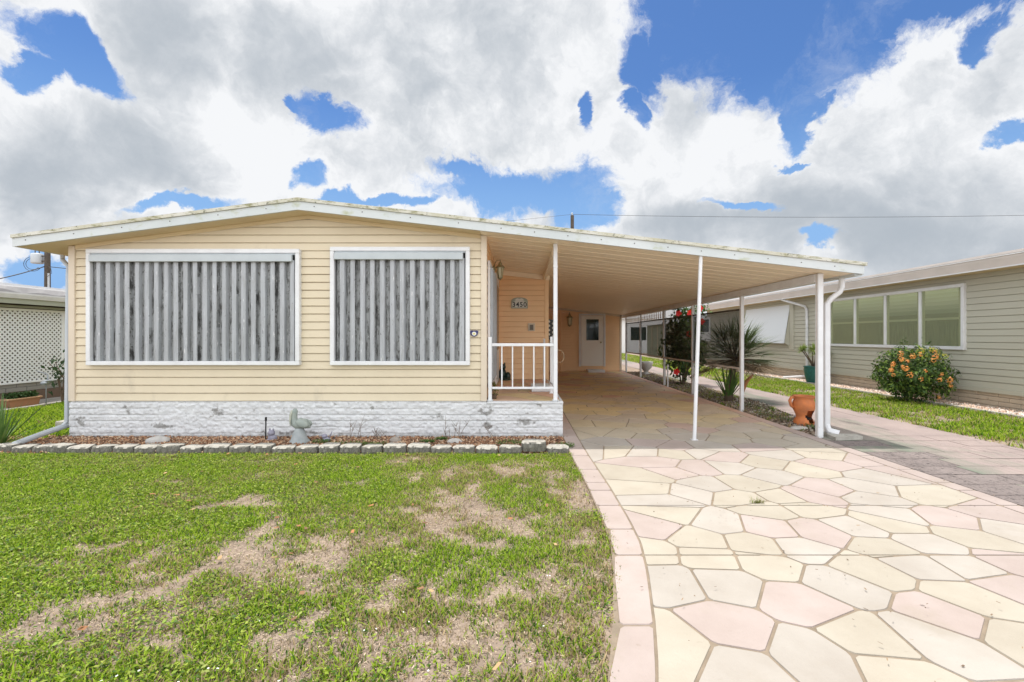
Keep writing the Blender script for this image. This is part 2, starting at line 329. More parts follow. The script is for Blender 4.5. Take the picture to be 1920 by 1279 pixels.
# ------------------------------------------------------------------ key dimensions
YF, YW, YE = 6.30, 6.36, 6.05        # skirt face, wall face, roof front edge
ZP = 0.497                           # porch floor / bottom of siding
RX, RZ = -2.874, 3.007               # ridge (underside of fascia)
XL, XR = -6.56, 4.46                 # roof ends
XWL, XWR = -6.10, -0.46              # house front wall
YB = 9.6                             # porch back wall
YS = 18.3                            # shed front wall
def zr(x): return RZ - (.130*(RX-x) if x < RX else .114*(x-RX))
def siding(mb, f, a0, a1, z0, z1, e=.107, top=None, ph=0.0):
    """f(a,out,z)->point. top(a): height limit. laps with a recessed groove under every course"""
    z = z0
    while z < z1-.003:
        zt = min(z+e, z1); segs = [(a0+(a1-a0)*i/max(1,int((a1-a0)/.4)), a0+(a1-a0)*(i+1)/max(1,int((a1-a0)/.4)), zt) for i in range(max(1,int((a1-a0)/.4)))]
        if top:
            n = max(1, int((a1-a0)/.12)); segs = []
            for i in range(n):
                p, q = a0+(a1-a0)*i/n, a0+(a1-a0)*(i+1)/n; tp, tq = min(zt, top(p)), min(zt, top(q))
                if max(tp, tq) <= z+.001: continue
                segs.append((p, q, (max(tp, z+.001), max(tq, z+.001))))
        for p, q, t in segs:
            tp, tq = t if isinstance(t, tuple) else (t, t); g = .009
            vs = []
            for a, tt in ((p, tp), (q, tq)):
                gz = g if tt >= zt-1e-6 else 0
                wv = .0035*(float(vn(np.array([a]), np.array([z]), 2.3, 4)[0])-.5); zv = .004*(float(vn(np.array([a]), np.array([z*3]), 1.1, 8)[0])-.5)
                vs += [f(a, -.014, z+zv), f(a, .015+wv, z+zv), f(a, .017+wv, z+.006+zv), f(a, .006, max(tt-gz, z+.0005)), f(a, -.014, max(tt-gz, z+.0006)), f(a, -.014, max(tt, z+.0007))]
            mb.add(vs, [(i, i+1, i+7, i+6) for i in range(5)])
        z = zt
    return mb
front = lambda y: (lambda a, o, z: (a, y-o, z))
def ffixx(x, s): return lambda a, o, z: (x+s*o, a, z)
# ================================================================== GROUND
gm = MB()
xs = np.concatenate([[-300,-60], np.linspace(-14, 14, 57), [60, 300]]); ys = np.concatenate([[-60], np.linspace(0, 30, 61), [80, 600]])
vs = [(x, y, 0) for y in ys for x in xs]; nx = len(xs)
gm.add(vs, [(j*nx+i, j*nx+i+1, (j+1)*nx+i+1, (j+1)*nx+i) for j in range(len(ys)-1) for i in range(nx-1)])
struct(gm.build('ground', M_SOIL))
# ---- driveway : hand placed stones (pixel centres of the photograph turned into ground points)
EDGE_L = [(1.2,.12),(1.85,.345),(2.18,.427),(2.67,.528),(3.05,.585),(3.44,.60),(4.2,.60),(5.37,.573),(6.30,.57),(18.3,.57)]
def xedge(y, off=0.0):
    for (a, b), (c, d) in zip(EDGE_L, EDGE_L[1:]):
        if y <= c: return b+(d-b)*max(0, (y-a)/(c-a)) + off
    return EDGE_L[-1][1]+off
P_, C_, W_ = 0, 1, 2
ST = [(185,1120,C_),(450,1030,P_),(500,1240,W_),(870,1180,W_),(800,900,P_),(1150,1090,C_),(1520,1110,W_),(1560,975,P_),(1680,890,C_),(1320,1275,C_),(430,800,W_),(640,705,C_),(340,672,C_),(150,790,W_),
 (1000,800,W_),(1130,735,C_),(1390,705,W_),(1630,715,W_),(1890,705,P_),(1900,830,P_),(1900,1090,C_),(70,520,P_),(50,640,C_),(280,580,C_),(170,445,C_),(390,490,W_),(640,520,P_),(590,610,C_),(620,425,C_),
 (805,630,W_),(900,540,P_),(840,420,C_),(1080,520,W_),(1240,500,C_),(1230,625,C_),(1440,605,W_),(1260,450,W_),(1550,480,P_),(1680,575,C_),(1760,440,P_),(1860,540,W_),(20,130,W_),(160,140,C_),(90,190,P_),
 (290,215,P_),(150,240,P_),(50,260,C_),(60,320,C_),(130,385,W_),(240,340,W_),(320,300,W_),(500,375,C_),(530,295,C_),(310,140,W_),(420,160,P_),(450,215,W_),(620,190,C_),(640,255,W_),(850,225,C_),(690,145,W_),
 (900,150,C_),(940,200,P_),(1170,260,W_),(1150,185,P_),(940,320,P_),(850,365,P_),(740,370,C_),(1140,315,W_),(1160,375,W_),(1450,360,C_),(1300,230,P_)]
seeds = []; scol = []
for zx, zy, c in ST:
    seeds.append(G(1200+zx/2.667, 800+zy/2.667)); scol.append(c)
# beyond / beside the traced part: jittered seeds of the same size
r2 = random.Random(5)
def fill(x0, x1, y0, y1, sx_, sy_):
    j = 0; y = y0
    while y < y1:
        x = x0 + (sx_/2 if j%2 else 0)
        while x < x1:
            q = (x+r2.uniform(-.3,.3)*sx_, y+r2.uniform(-.3,.3)*sy_)
            if all((q[0]-s[0])**2+(q[1]-s[1])**2 > .045 for s in seeds): seeds.append(q); scol.append(r2.choice([P_,C_,C_,W_,W_]))
            x += sx_
        y += sy_; j += 1
fill(.8, 4.0, 5.65, 18.6, .52, .38)
fill(.5, 3.0, .2, 1.7, .5, .45)
fill(2.9, 4.2, 1.0, 3.0, .5, .45)
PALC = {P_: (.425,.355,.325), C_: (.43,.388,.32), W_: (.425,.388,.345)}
PALS = {P_: (.68,.43,.31), C_: (.74,.57,.31), W_: (.66,.52,.37)}     # warmer, brighter copy: lifted shade under the roof put into the colour
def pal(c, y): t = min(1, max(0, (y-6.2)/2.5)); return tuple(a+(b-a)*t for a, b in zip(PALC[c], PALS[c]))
def clip(poly, nx_, ny_, d):       # keep nx*x+ny*y <= d
    out = []
    for i in range(len(poly)):
        a, b = poly[i], poly[(i+1)%len(poly)]; da, db = nx_*a[0]+ny_*a[1]-d, nx_*b[0]+ny_*b[1]-d
        if da <= 0: out.append(a)
        if (da < 0) != (db < 0) and da != db:
            t = da/(da-db); out.append((a[0]+(b[0]-a[0])*t, a[1]+(b[1]-a[1])*t))
    return out
def chaikin(p, k=1):
    for _ in range(k):
        q = []
        for i in range(len(p)):
            a, b = p[i], p[(i+1)%len(p)]; l = math.hypot(a[0]-b[0], a[1]-b[1]); t = min(.2, .016/max(l,1e-4))
            q += [(a[0]+(b[0]-a[0])*t, a[1]+(b[1]-a[1])*t), (b[0]+(a[0]-b[0])*t, b[1]+(a[1]-b[1])*t)]
        p = q
    return p
def inset(poly, w):
    area = sum(poly[i][0]*poly[(i+1)%len(poly)][1]-poly[(i+1)%len(poly)][0]*poly[i][1] for i in range(len(poly)))/2
    if abs(area) < .004: return None
    if area < 0: poly = poly[::-1]
    out = list(poly)
    for i in range(len(poly)):
        a, b = poly[i], poly[(i+1)%len(poly)]; l = math.hypot(b[0]-a[0], b[1]-a[1])
        if l < 1e-5: continue
        nx_, ny_ = (b[1]-a[1])/l, -(b[0]-a[0])/l
        out = clip(out, nx_, ny_, nx_*a[0]+ny_*a[1]-w)
        if len(out) < 3: return None
    return out
stones = []      # (poly, colour)
BW = .195
XDR = 3.98
JY = [2.88, 3.73]
for i, s in enumerate(seeds):
    poly = [(s[0]-1.2,s[1]-1.2),(s[0]+1.2,s[1]-1.2),(s[0]+1.2,s[1]+1.2),(s[0]-1.2,s[1]+1.2)]
    for j, q in enumerate(seeds):
        if i == j: continue
        dx, dy = q[0]-s[0], q[1]-s[1]
        if dx*dx+dy*dy > 6: continue
        poly = clip(poly, dx, dy, (q[0]**2+q[1]**2-s[0]**2-s[1]**2)/2)
        if len(poly) < 3: break
    if len(poly) < 3: continue
    poly = clip(poly, 1, 0, XDR-.17)
    # left border curve, locally linear
    if len(poly) < 3: continue
    ysr = [p[1] for p in poly]; xm = min(xedge(min(ysr)+(max(ysr)-min(ysr))*k/8, BW) for k in range(9)); poly = clip(poly, -1, 0, -xm)
    if len(poly) < 3: continue
    poly = clip(poly, 0, 1, 18.3)
    if len(poly) < 3: continue
    lo = min(p[1] for p in poly); hi = max(p[1] for p in poly); cuts = [-9]+[y for y in JY if lo < y < hi]+[99]
    for a, b in zip(cuts, cuts[1:]):
        q = clip(clip(poly, 0, 1, b), 0, -1, -a)
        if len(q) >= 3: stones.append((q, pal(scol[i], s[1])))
y = .3; rb = random.Random(3)
BJ = [.3,1.0,1.72,2.18,2.88,3.27,3.73,4.1,4.32,4.75,5.3,5.75,6.3]; 
while BJ[-1] < 18: BJ.append(BJ[-1]+rb.uniform(.4,.7))
for a, b in zip(BJ, BJ[1:]):
    n = 4; L_ = [(xedge(a+(b-a)*k/n), a+(b-a)*k/n) for k in range(n+1)]; R_ = [(xedge(a+(b-a)*k/n, BW), a+(b-a)*k/n) for k in range(n, -1, -1)]
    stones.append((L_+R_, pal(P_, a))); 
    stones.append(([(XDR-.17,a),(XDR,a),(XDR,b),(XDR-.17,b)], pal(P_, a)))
def stone_mesh(name, stones, z, wj=.0065, mt=M_STONE):
    V = []; F = []; C = []
    for poly, c in stones:
        q = inset(poly, wj)
        if not q: continue
        q = [p for k, p in enumerate(q) if math.hypot(p[0]-q[k-1][0], p[1]-q[k-1][1]) > .004]
        if len(q) < 3: continue
        q = chaikin(q)
        if mt is M_STONE and name == 'driveway' and min(p[0] for p in q) < xedge(sum(p[1] for p in q)/len(q), BW)+.25 and min(p[0] for p in q) > xedge(sum(p[1] for p in q)/len(q), BW)-.15 and len(q) > 4:
            q2 = []
            for k in range(len(q)):
                a_, b_ = q[k], q[(k+1)%len(q)]
                for j in range(4): t = j/4; q2.append((a_[0]+(b_[0]-a_[0])*t, a_[1]+(b_[1]-a_[1])*t))
            q = [(max(x_, xedge(y_, BW)+wj), y_) for x_, y_ in q2]
        cx_ = sum(p[0] for p in q)/len(q); cy_ = sum(p[1] for p in q)/len(q); o = len(V); n = len(q)
        jit = 1+rb.uniform(-.05,.05); cc_ = tuple(x*jit for x in c)
        V += [(p[0], p[1], z-.006) for p in q] + [(p[0]+(cx_-p[0])*.012, p[1]+(cy_-p[1])*.012, z) for p in q]
        F.append(tuple(range(o+n, o+2*n))); C.append(cc_)
        for k in range(n): F.append((o+k, o+(k+1)%n, o+n+(k+1)%n, o+n+k)); C.append(tuple(x*.8 for x in cc_))
    me = bpy.data.meshes.new(name); me.from_pydata(V, [], F); me.update(); me.materials.append(mt)
    at = me.color_attributes.new('tone', 'FLOAT_COLOR', 'CORNER')
    for p, c in zip(me.polygons, C):
        for li in p.loop_indices: at.data[li].color = (*c, 1)
    o = bpy.data.objects.new(name, me); COL.objects.link(o); return o
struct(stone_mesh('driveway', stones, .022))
dm = MB(); ysl = [.2,1.0,1.85,2.18,2.67,3.05,3.44,4.2,5.37,6.30,18.3]
dm.add([p for y in ysl for p in ((xedge(y), y, .017), (XDR+.002, y, .017))], [(2*i,2*i+1,2*i+3,2*i+2) for i in range(len(ysl)-1)])
dm.add([p for y in ysl for p in ((xedge(y), y, -.02), (xedge(y), y, .017))], [(2*i,2*i+1,2*i+3,2*i+2) for i in range(len(ysl)-1)])
dm.add([(XDR+.002,.2,-.02),(XDR+.002,18.3,-.02),(XDR+.002,18.3,.017),(XDR+.002,.2,.017)], [(0,1,2,3)])
struct(dm.build('driveway_joints', M_JOINT))
# ---- pink path beside it
pv = []; rp = random.Random(9); pm = MB(); pj = MB()
bedpts = [(6.25, 4.02), (7.3, 4.50), (9.5, 4.95), (40, 4.97)]
def xbed(y):
    if y < 6.25: return 4.0
    for (a, b), (c, d) in zip(bedpts, bedpts[1:]):
        if y <= c: return b+(d-b)*(y-a)/(c-a)
    return 4.97
pm2 = MB(); y = 1.0
while y < 40:
    h_ = .30 if y < 6.2 else (1.5 if y < 9 else 2.4); y2 = y+h_; x0 = xbed(y)+.012; w = .48 if y < 6.2 else 1.1
    cells = []; x = x0+(rp.uniform(0,.3) if y < 6.2 else 0)
    bounds = [x0]
    while x < 6.0: 
        if x > x0+.1: bounds.append(x)
        x += w
    bounds.append(6.07)
    for a, b in zip(bounds, bounds[1:]):
        sh = xbed(y2)+.012-x0 if a == x0 else 0
        g_ = .004; zz = .012+rp.uniform(-.001,.001)
        k = 6
        for t in range(k):
            ya, yb = y+g_+(h_-2*g_)*t/k, y+g_+(h_-2*g_)*(t+1)/k
            xa, xb = (max(xbed(ya)+.012, 4.0) if a == x0 else a+g_), (max(xbed(yb)+.012, 4.0) if a == x0 else a+g_)
            if xa > b-g_: continue
            (pm2 if y < 6.1 and b < 4.42+.32*(6.2-y)+.3*math.sin(y*9) else pm).add([(xa,ya,zz),(b-g_,ya,zz),(b-g_,yb,zz),(xb,yb,zz)], [(0,1,2,3)])
    y = y2
struct(pm.build('path', M_PATH)); struct(pm2.build('path_weathered_edge', M_PATH2))
pj.add([(3.984,1.0,.006),(6.075,1.0,.006),(6.075,6.2,.006),(3.984,6.2,.006)], [(0,1,2,3)])
for a, b in zip([6.2,7.3,9.5], [7.3,9.5,40]): pj.add([(xbed(a),a,.006),(6.075,a,.006),(6.075,b,.006),(xbed(b),b,.006)], [(0,1,2,3)])
struct(pj.build('path_joints', M_PATHJ))
rd = MB(); rd.add([(-60,-12,.008),(60,-12,.008),(60,-3.5,.008),(-60,-3.5,.008)], [(0,1,2,3)]); rd.add([(.1,-3.5,.010),(4.0,-3.5,.010),(4.0,.2,.010),(.1,.2,.010)], [(0,1,2,3)])
struct(rd.build('added_unseen_road', mat('added_pale_bounce_road', (.52,.49,.45), .9, (.44,.42,.38), 3)))  # unseen street behind the camera, added pale to bounce light to the ceiling
# ---- grass blades
def blades(name, x, y, hgt, wid, col, lean=.9, zb=0.0):
    n = len(x); th = rng.uniform(0, 2*np.pi, n); ln = rng.uniform(.25, lean, n); tw = rng.uniform(-.4,.4,n)
    dx, dy = np.cos(th), np.sin(th); px_, py_ = -np.sin(th+tw), np.cos(th+tw)
    V = np.zeros((n, 6, 3)); w = wid/2
    for k, (t, ww) in enumerate(((0, 1.0), (.55, .9), (1.0, .12))):
        cx_ = x+dx*hgt*ln*t**1.4; cy_ = y+dy*hgt*ln*t**1.4; cz_ = zb+hgt*(t*(1-.22*ln*t))
        V[:, k*2, 0] = cx_-px_*w*ww; V[:, k*2, 1] = cy_-py_*w*ww; V[:, k*2, 2] = cz_
        V[:, k*2+1, 0] = cx_+px_*w*ww; V[:, k*2+1, 1] = cy_+py_*w*ww; V[:, k*2+1, 2] = cz_
    b = np.arange(n)[:, None]*6
    Q = np.stack([b+[0,1,3,2], b+[2,3,5,4]], 1).reshape(-1, 4); C = np.repeat(col, 2, axis=0)
    o = fast_mesh(name, V.reshape(-1, 3), Q, M_GRASS, colors=C); struct(o, 'stuff'); return o
def seg_d(x, y, pts):
    d = np.full(len(x), 9.0)
    for (ax, ay), (bx, by) in zip(pts, pts[1:]):
        vx, vy = bx-ax, by-ay; t = np.clip(((x-ax)*vx+(y-ay)*vy)/(vx*vx+vy*vy+1e-9), 0, 1); d = np.minimum(d, np.hypot(x-ax-vx*t, y-ay-vy*t))
    return d
BARE = [([(150,1160),(300,1110),(430,1050),(560,975)], .16), ([(440,1060),(520,1085),(600,1040)], .15), ([(560,1010),(640,1060),(600,1100)], .07), ([(860,955),(960,965)], .20), ([(0,985),(70,970)], .10),
        ([(400,950),(450,945)], .10), ([(130,1030),(230,1015)], .07), ([(480,1200),(560,1170)], .07), ([(820,1090),(960,1110)], .07), ([(660,1230),(700,1180)], .08), ([(820,1000),(900,1010)], .09),
        ([(640,910),(700,905)], .10), ([(290,1180),(330,1240)], .04), ([(880,1260),(960,1250)], .05), ([(720,1100),(740,1080)],.06), ([(850,1180),(900,1170)], .05)]
def bare(x, y):
    v = np.zeros(len(x))
    nz_ = .45+1.3*fbm(x, y, 6, 31, 3); x, y = x+(fbm(x, y, 3, 41, 4)-.5)*.75, y+(fbm(x, y, 3, 51, 4)-.5)*.55
    for p, w in BARE:
        d = seg_d(x, y, [G(*q) for q in p])*nz_; v = np.maximum(v, np.clip(1.25-d/w*.75, 0, .93))
    return v
def grass_colors(x, y, n, dry):
    base = np.array([[.17,.30,.01]]); lt = np.array([[.38,.50,.05]]); dk = np.array([[.05,.13,.012]]); br = np.array([[.38,.29,.16]])
    t = rng.random((n,1)); c = base*(1-t)+lt*t; m = (rng.random(n) < .25)[:, None]; c = np.where(m, dk, c)
    m = (rng.random(n) < dry)[:, None]; return np.where(m, br*rng.uniform(.7,1.2,(n,1)), c)*rng.uniform(.8,1.2,(n,1))
def lawn(name, x0, x1, y0, y1, dens, keep, h0=.045, wd=.0045, dryk=1.0):
    n = int((x1-x0)*(y1-y0)*dens); x = rng.uniform(x0, x1, n); y = rng.uniform(y0, y1, n)
    k = keep(x, y); x, y = x[k], y[k]; f = fbm(x, y, 1.7, 3); f2 = fbm(x, y, 7, 9); b = bare(x, y)
    right = np.clip((x+2.2)/2.5, 0, 1)
    thr = .235+.16*right
    p = np.clip((f*.45+f2*.55-thr)*4.5, .06, 1)*(1-b*1.02); k = rng.random(len(x)) < p; x, y, f2, f, right = x[k], y[k], f2[k], f[k], right[k]
    n = len(x); hg = h0*rng.uniform(.5, 1.25, n)*(.55+.9*f2); dry = np.clip((.62-f)*1.3+.40*right-.04, .05, .75)*dryk
    return blades(name, x, y, hg, wd*rng.uniform(.7,1.5,n), grass_colors(x, y, n, dry), 1.2)
def keep_front(x, y):
    xe = np.interp(y, [e[0] for e in EDGE_L], [e[1] for e in EDGE_L]); hw = 1.16*y+.4
    return (x < xe+.01+.03*rng.random(len(x))) & (y < 5.40+.04*rng.random(len(x))) & (x > -hw)
lawn('lawn_grass', -6.9, .65, 1.4, 5.45, 15500, keep_front, .029, .0048)
lawn('verge_grass', 6.02, 8.35, 5.5, 15, 3800, lambda x, y: (x > 6.07-.05*rng.random(len(x))) & (x < 8.33), .06, .009, .45)
lawn('back_verge_grass', 6.02, 8.35, 15, 40, 700, lambda x, y: (x > 6.05), .07, .016, .4)
lawn('side_grass', -9.35, -6.2, 5.7, 16, 2600, lambda x, y: (x < -6.25) | (y > 7), .06, .010, .3)
lawn('bed_grass', 4.02, 4.95, 6.6, 18, 1800, lambda x, y: (x < np.interp(y, [6.25,7.3,9.5,40], [4.02,4.5,4.95,4.97])-.03) & (fbm(x, y, 4, 2) > .48), .05, .010, 1.6)
_n = 90000; _x = rng.uniform(-6.5, .62, _n); _y = rng.uniform(1.4, 5.42, _n); _k = keep_front(_x, _y) & (fbm(_x, _y, 3, 61, 3) > .36); _x, _y = _x[_k], _y[_k]; _n = len(_x)
blades('dry_turf', _x, _y, rng.uniform(.006,.022,_n), rng.uniform(.0015,.003,_n), np.array([[.36,.28,.17],[.24,.18,.10],[.30,.30,.10],[.15,.11,.07]])[rng.integers(0,4,_n)]*rng.uniform(.7,1.2,(_n,1)), 1.4)
# clover / broadleaf weeds : little flat leaves
def weeds(name, pts, n, r, size, col, z0=.01, z1=.05):
    V = []; C = []
    for (cx_, cy_, rx, ry) in pts:
        a = rng.uniform(0, 2*np.pi, n); q = np.sqrt(rng.random(n)); V.append(np.stack([cx_+rx*q*np.cos(a), cy_+ry*q*np.sin(a), rng.uniform(z0, z1, n)], 1))
    P = np.concatenate(V); m = len(P); a = rng.uniform(0, 2*np.pi, m); s = size*rng.uniform(.6,1.3,m); tl = rng.uniform(-.5,.5,(m,2))
    e1 = np.stack([np.cos(a), np.sin(a), tl[:,0]], 1)*s[:,None]; e2 = np.stack([-np.sin(a), np.cos(a), tl[:,1]], 1)*s[:,None]*.42
    Q = np.stack([P-e1, P-e2, P+e1, P+e2], 1).reshape(-1,3); idx = np.arange(m*4).reshape(-1,4)
    cc_ = np.array(col)*rng.uniform(.6,1.35,(m,1)); return struct(fast_mesh(name, Q, idx, M_LEAF, colors=cc_), 'stuff')
def weed_scatter(name, n, x0, x1, y0, y1, keep, size, cols, z1=.035):
    x = rng.uniform(x0, x1, n); y = rng.uniform(y0, y1, n); k = keep(x, y); x, y = x[k], y[k]; m = len(x)
    P = np.stack([x, y, rng.uniform(.006, z1, m)], 1); a = rng.uniform(0, 2*np.pi, m); s_ = size*rng.uniform(.55,1.3,m); tl = rng.uniform(-.45,.45,(m,2))
    e1 = np.stack([np.cos(a), np.sin(a), tl[:,0]], 1)*s_[:,None]; e2 = np.stack([-np.sin(a), np.cos(a), tl[:,1]], 1)*s_[:,None]*.45
    Q = np.stack([P-e1, P-e2, P+e1, P+e2], 1).reshape(-1,3); cc_ = np.array(cols)[rng.integers(0, len(cols), m)]*rng.uniform(.65,1.3,(m,1))
    return struct(fast_mesh(name, Q, np.arange(m*4).reshape(-1,4), M_LEAF, colors=cc_), 'stuff')
def weed_keep(x, y):
    left = np.clip((-.6-x)/2.2, 0, 1); f = fbm(x, y, 1.4, 17, 3)*.6+fbm(x, y, 5, 23, 3)*.4
    return keep_front(x, y) & (rng.random(len(x)) < np.clip((f-(.56-.19*left-.06*(y < 2.6)))*6, 0, 1)*(1-bare(x, y)*.97))
weed_scatter('broadleaf_weeds', 150000, -6.9, .6, 1.4, 5.42, weed_keep, .011, [(.17,.26,.01),(.23,.31,.02),(.06,.13,.01),(.28,.34,.05)])
# dead thatch and litter on the sand
def litter(name, n, x0, x1, y0, y1, keep, cols, l=(.005,.022), w=.0012, z=.004, mt=M_MULCH):
    x = rng.uniform(x0, x1, n); y = rng.uniform(y0, y1, n); k = keep(x, y); x, y = x[k], y[k]; n = len(x)
    a = rng.uniform(0, 2*np.pi, n); ll = rng.uniform(*l, n)/2; ww = w*rng.uniform(.6,1.5,n); zz = rng.uniform(z, z*3, n)
    P = np.stack([x, y, zz], 1); e1 = np.stack([np.cos(a)*ll, np.sin(a)*ll, rng.uniform(-.1,.25,n)*ll], 1); e2 = np.stack([-np.sin(a)*ww, np.cos(a)*ww, rng.uniform(-.4,.4,n)*ww], 1)
    Q = np.stack([P-e1-e2, P+e1-e2, P+e1+e2, P-e1+e2], 1).reshape(-1,3)
    c = np.array(cols)[rng.integers(0, len(cols), n)]*rng.uniform(.7,1.3,(n,1)); return struct(fast_mesh(name, Q, np.arange(n*4).reshape(-1,4), mt, colors=c), 'stuff')
litter('dead_thatch', 120000, -6.5, .6, 1.4, 5.45, lambda x, y: keep_front(x, y) & (fbm(x, y, 2.2, 5) > .30), [(.42,.33,.22),(.30,.22,.14),(.50,.41,.30),(.16,.12,.08)])
litter('fallen_leaves', 90, -5, .5, 1.6, 5.4, lambda x, y: keep_front(x, y), [(.30,.14,.06),(.36,.24,.12),(.22,.12,.06)], l=(.02,.045), w=.009, z=.02)
litter('tiny_white_flowers', 60, -1.6, .3, 1.6, 2.6, lambda x, y: fbm(x, y, 3, 77) > .5, [(.8,.8,.78)], l=(.005,.009), w=.003, z=.028)
litter('driveway_debris', 900, .6, 4.0, 1.5, 12, lambda x, y: fbm(x, y, 1.5, 88) > .45, [(.16,.11,.07),(.10,.07,.04),(.25,.17,.10)], l=(.004,.022), w=.0025, z=.024)
_wx, _wy = G(1420, 948); _n = 60; blades('joint_weed', _wx+rng.normal(0,.02,_n), _wy+rng.normal(0,.012,_n), rng.uniform(.02,.06,_n), rng.uniform(.003,.005,_n), np.array([[.16,.22,.03],[.26,.22,.10]])[rng.integers(0,2,_n)], 1.6, .02)
# ================================================================== MULCH BEDS
def chips(name, n, x0, x1, y0, y1, keep, cols, s=.018, z=.012):
    x = rng.uniform(x0, x1, n); y = rng.uniform(y0, y1, n); k = keep(x, y); x, y = x[k], y[k]; n = len(x)
    P = np.stack([x, y, rng.uniform(.3*z, 2.2*z, n)], 1); R = rng.normal(size=(n,3,3)); Q_, _ = np.linalg.qr(R)
    d = np.stack([s*rng.uniform(.7,1.8,n), s*rng.uniform(.4,.9,n), s*rng.uniform(.15,.4,n)], 1)
    cor = np.array([[-1,-1,-1],[1,-1,-1],[1,1,-1],[-1,1,-1],[-1,-1,1],[1,-1,1],[1,1,1],[-1,1,1]], float)
    V = P[:,None,:] + np.einsum('nij,nkj->nki', Q_, cor[None]*d[:,None,:]); b = np.arange(n)[:,None,None]*8
    F = (b+np.array([[0,3,2,1],[4,5,6,7],[0,1,5,4],[1,2,6,5],[2,3,7,6],[3,0,4,7]])[None]).reshape(-1,4)
    c = np.repeat(np.array(cols)[rng.integers(0, len(cols), n)]*rng.uniform(.7,1.3,(n,1)), 6, axis=0)
    return struct(fast_mesh(name, V.reshape(-1,3), F, M_MULCH, colors=c), 'stuff')
BR = [(.34,.17,.09),(.44,.26,.15),(.22,.11,.06),(.55,.40,.27),(.14,.08,.05)]
chips('bark_mulch', 16000, -6.9, .56, 5.48, 6.32, lambda x, y: (x > -6.1) | (y > 5.5), BR, .014)
chips('verge_gravel', 9000, 8.36, 8.93, 6.5, 19, lambda x, y: x > 0, [(.62,.45,.34),(.70,.55,.44),(.50,.34,.25),(.72,.66,.60)], .022)
chips('bed_bark_mulch', 5000, 4.02, 4.95, 6.3, 18, lambda x, y: x < np.interp(y, [6.25,7.3,9.5,40], [4.02,4.5,4.95,4.97])-.01, [(.20,.14,.10),(.12,.09,.06),(.30,.24,.18),(.40,.36,.30)], .016)
weeds('bed_creeper', [(X(660,5.9),5.85,.28,.10),(X(700,5.85),5.8,.2,.08),(X(960,5.9),5.9,.22,.10),(X(600,5.9),5.95,.12,.06),(X(800,5.9),5.95,.1,.05),(X(1060,5.7),5.75,.12,.12),(X(820,5.8),6.1,.08,.05)], 420, 1, .013, (.09,.18,.03), .01, .06)
weeds('bed_ground_cover', [(4.25,7.9,.15,.5),(4.5,9.0,.25,.6),(4.6,12,.25,.9),(4.4,6.9,.16,.25)], 350, 1, .018, (.09,.15,.03), .01, .06)
# landscape kerb along the neighbour's bed
kb = MB()
for i in range(24): kb.cbox(8.29, 8.35, 6.6+i*.6, 7.19+i*.6, -.02, .055, .008)
tag(kb.build('bed_edging', M_EDGE), 'low grey edging strip between the right lawn strip and the gravel bed', 'edging')
# ================================================================== EDGING BLOCKS
BB = [-32,11,49,82,122,165,206,246,287,334,375,424,465,508,551,594,634,675,716,761,806,847,891,934,979,1024,1069]
def block_proto(seed):
    r = random.Random(seed); m = MB(); w, d, h_ = 1.0, .185, .085
    top = []; nx_ = 10
    frontp = [(-.5, -.02), (-.40,-.055)] + [(-.40+.8*k/8, -.06+r.uniform(-.008,.008)) for k in range(1,8)] + [(.40,-.055), (.5,-.02), (.5,.02), (.35,.125), (-.35,.125), (-.5,.02)]
    n = len(frontp); rings = []
    for z, ex in ((-.02,.0),(.03,.008),(.072,.004),(h_,-.012)):
        ring = []
        for k, (a, b) in enumerate(frontp):
            jj = r.uniform(-.005,.005); ring.append((a*(1+(ex if abs(a)>.3 else 0)*1.5), b-(ex if b<0 else -ex*.5)+jj, z+(r.uniform(-.004,.004) if z>.05 else 0)))
        rings.append(ring)
    vs = [p for rg in rings for p in rg]; fs = [tuple(range((len(rings)-1)*n, len(rings)*n)), tuple(range(n-1,-1,-1))]
    for i in range(len(rings)-1):
        for k in range(n): q=(k+1)%n; fs.append((i*n+k,i*n+q,(i+1)*n+q,(i+1)*n+k))
    m.add(vs, fs); return m
protos = []
ORD = ['','first','second','third','fourth','fifth','sixth','seventh','eighth','ninth','tenth','eleventh','twelfth','thirteenth','fourteenth','fifteenth','sixteenth','seventeenth','eighteenth','nineteenth','twentieth','twenty-first','twenty-second','twenty-third','twenty-fourth','twenty-fifth','twenty-sixth']
nb = len(BB)-1
for i in range(nb):
    yb = 5.50 - .0*(i) + (.05 if i < 3 else 0) + random.uniform(-.018,.018)
    x0, x1 = X(BB[i], 5.44), X(BB[i+1], 5.44); w = x1-x0-.014
    if i < 3:
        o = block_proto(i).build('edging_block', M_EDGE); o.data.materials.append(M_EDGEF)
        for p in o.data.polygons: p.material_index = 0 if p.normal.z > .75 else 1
    else:
        o = protos[i%3].copy(); COL.objects.link(o)
    if i < 3: protos.append(o)
    o.location = ((x0+x1)/2, yb, 0); o.scale = (w, random.uniform(.92,1.08), random.uniform(.86,1.10)); o.rotation_euler = (random.uniform(-.04,.04), random.uniform(-.03,.03), random.uniform(-.09,.09))
    k = nb-i; lab = f'{ORD[k]} grey concrete edging block counted from the driveway end of the bed row'
    if k == 2:
        o.location = ((x0+x1)/2, yb+.03, .045); o.scale = (w*1.08, 1.25, 1); lab = 'raised wider concrete edging block sitting higher than its row beside the driveway end'
    tag(o, lab, 'edging block', 'concrete edging blocks along the front bed')
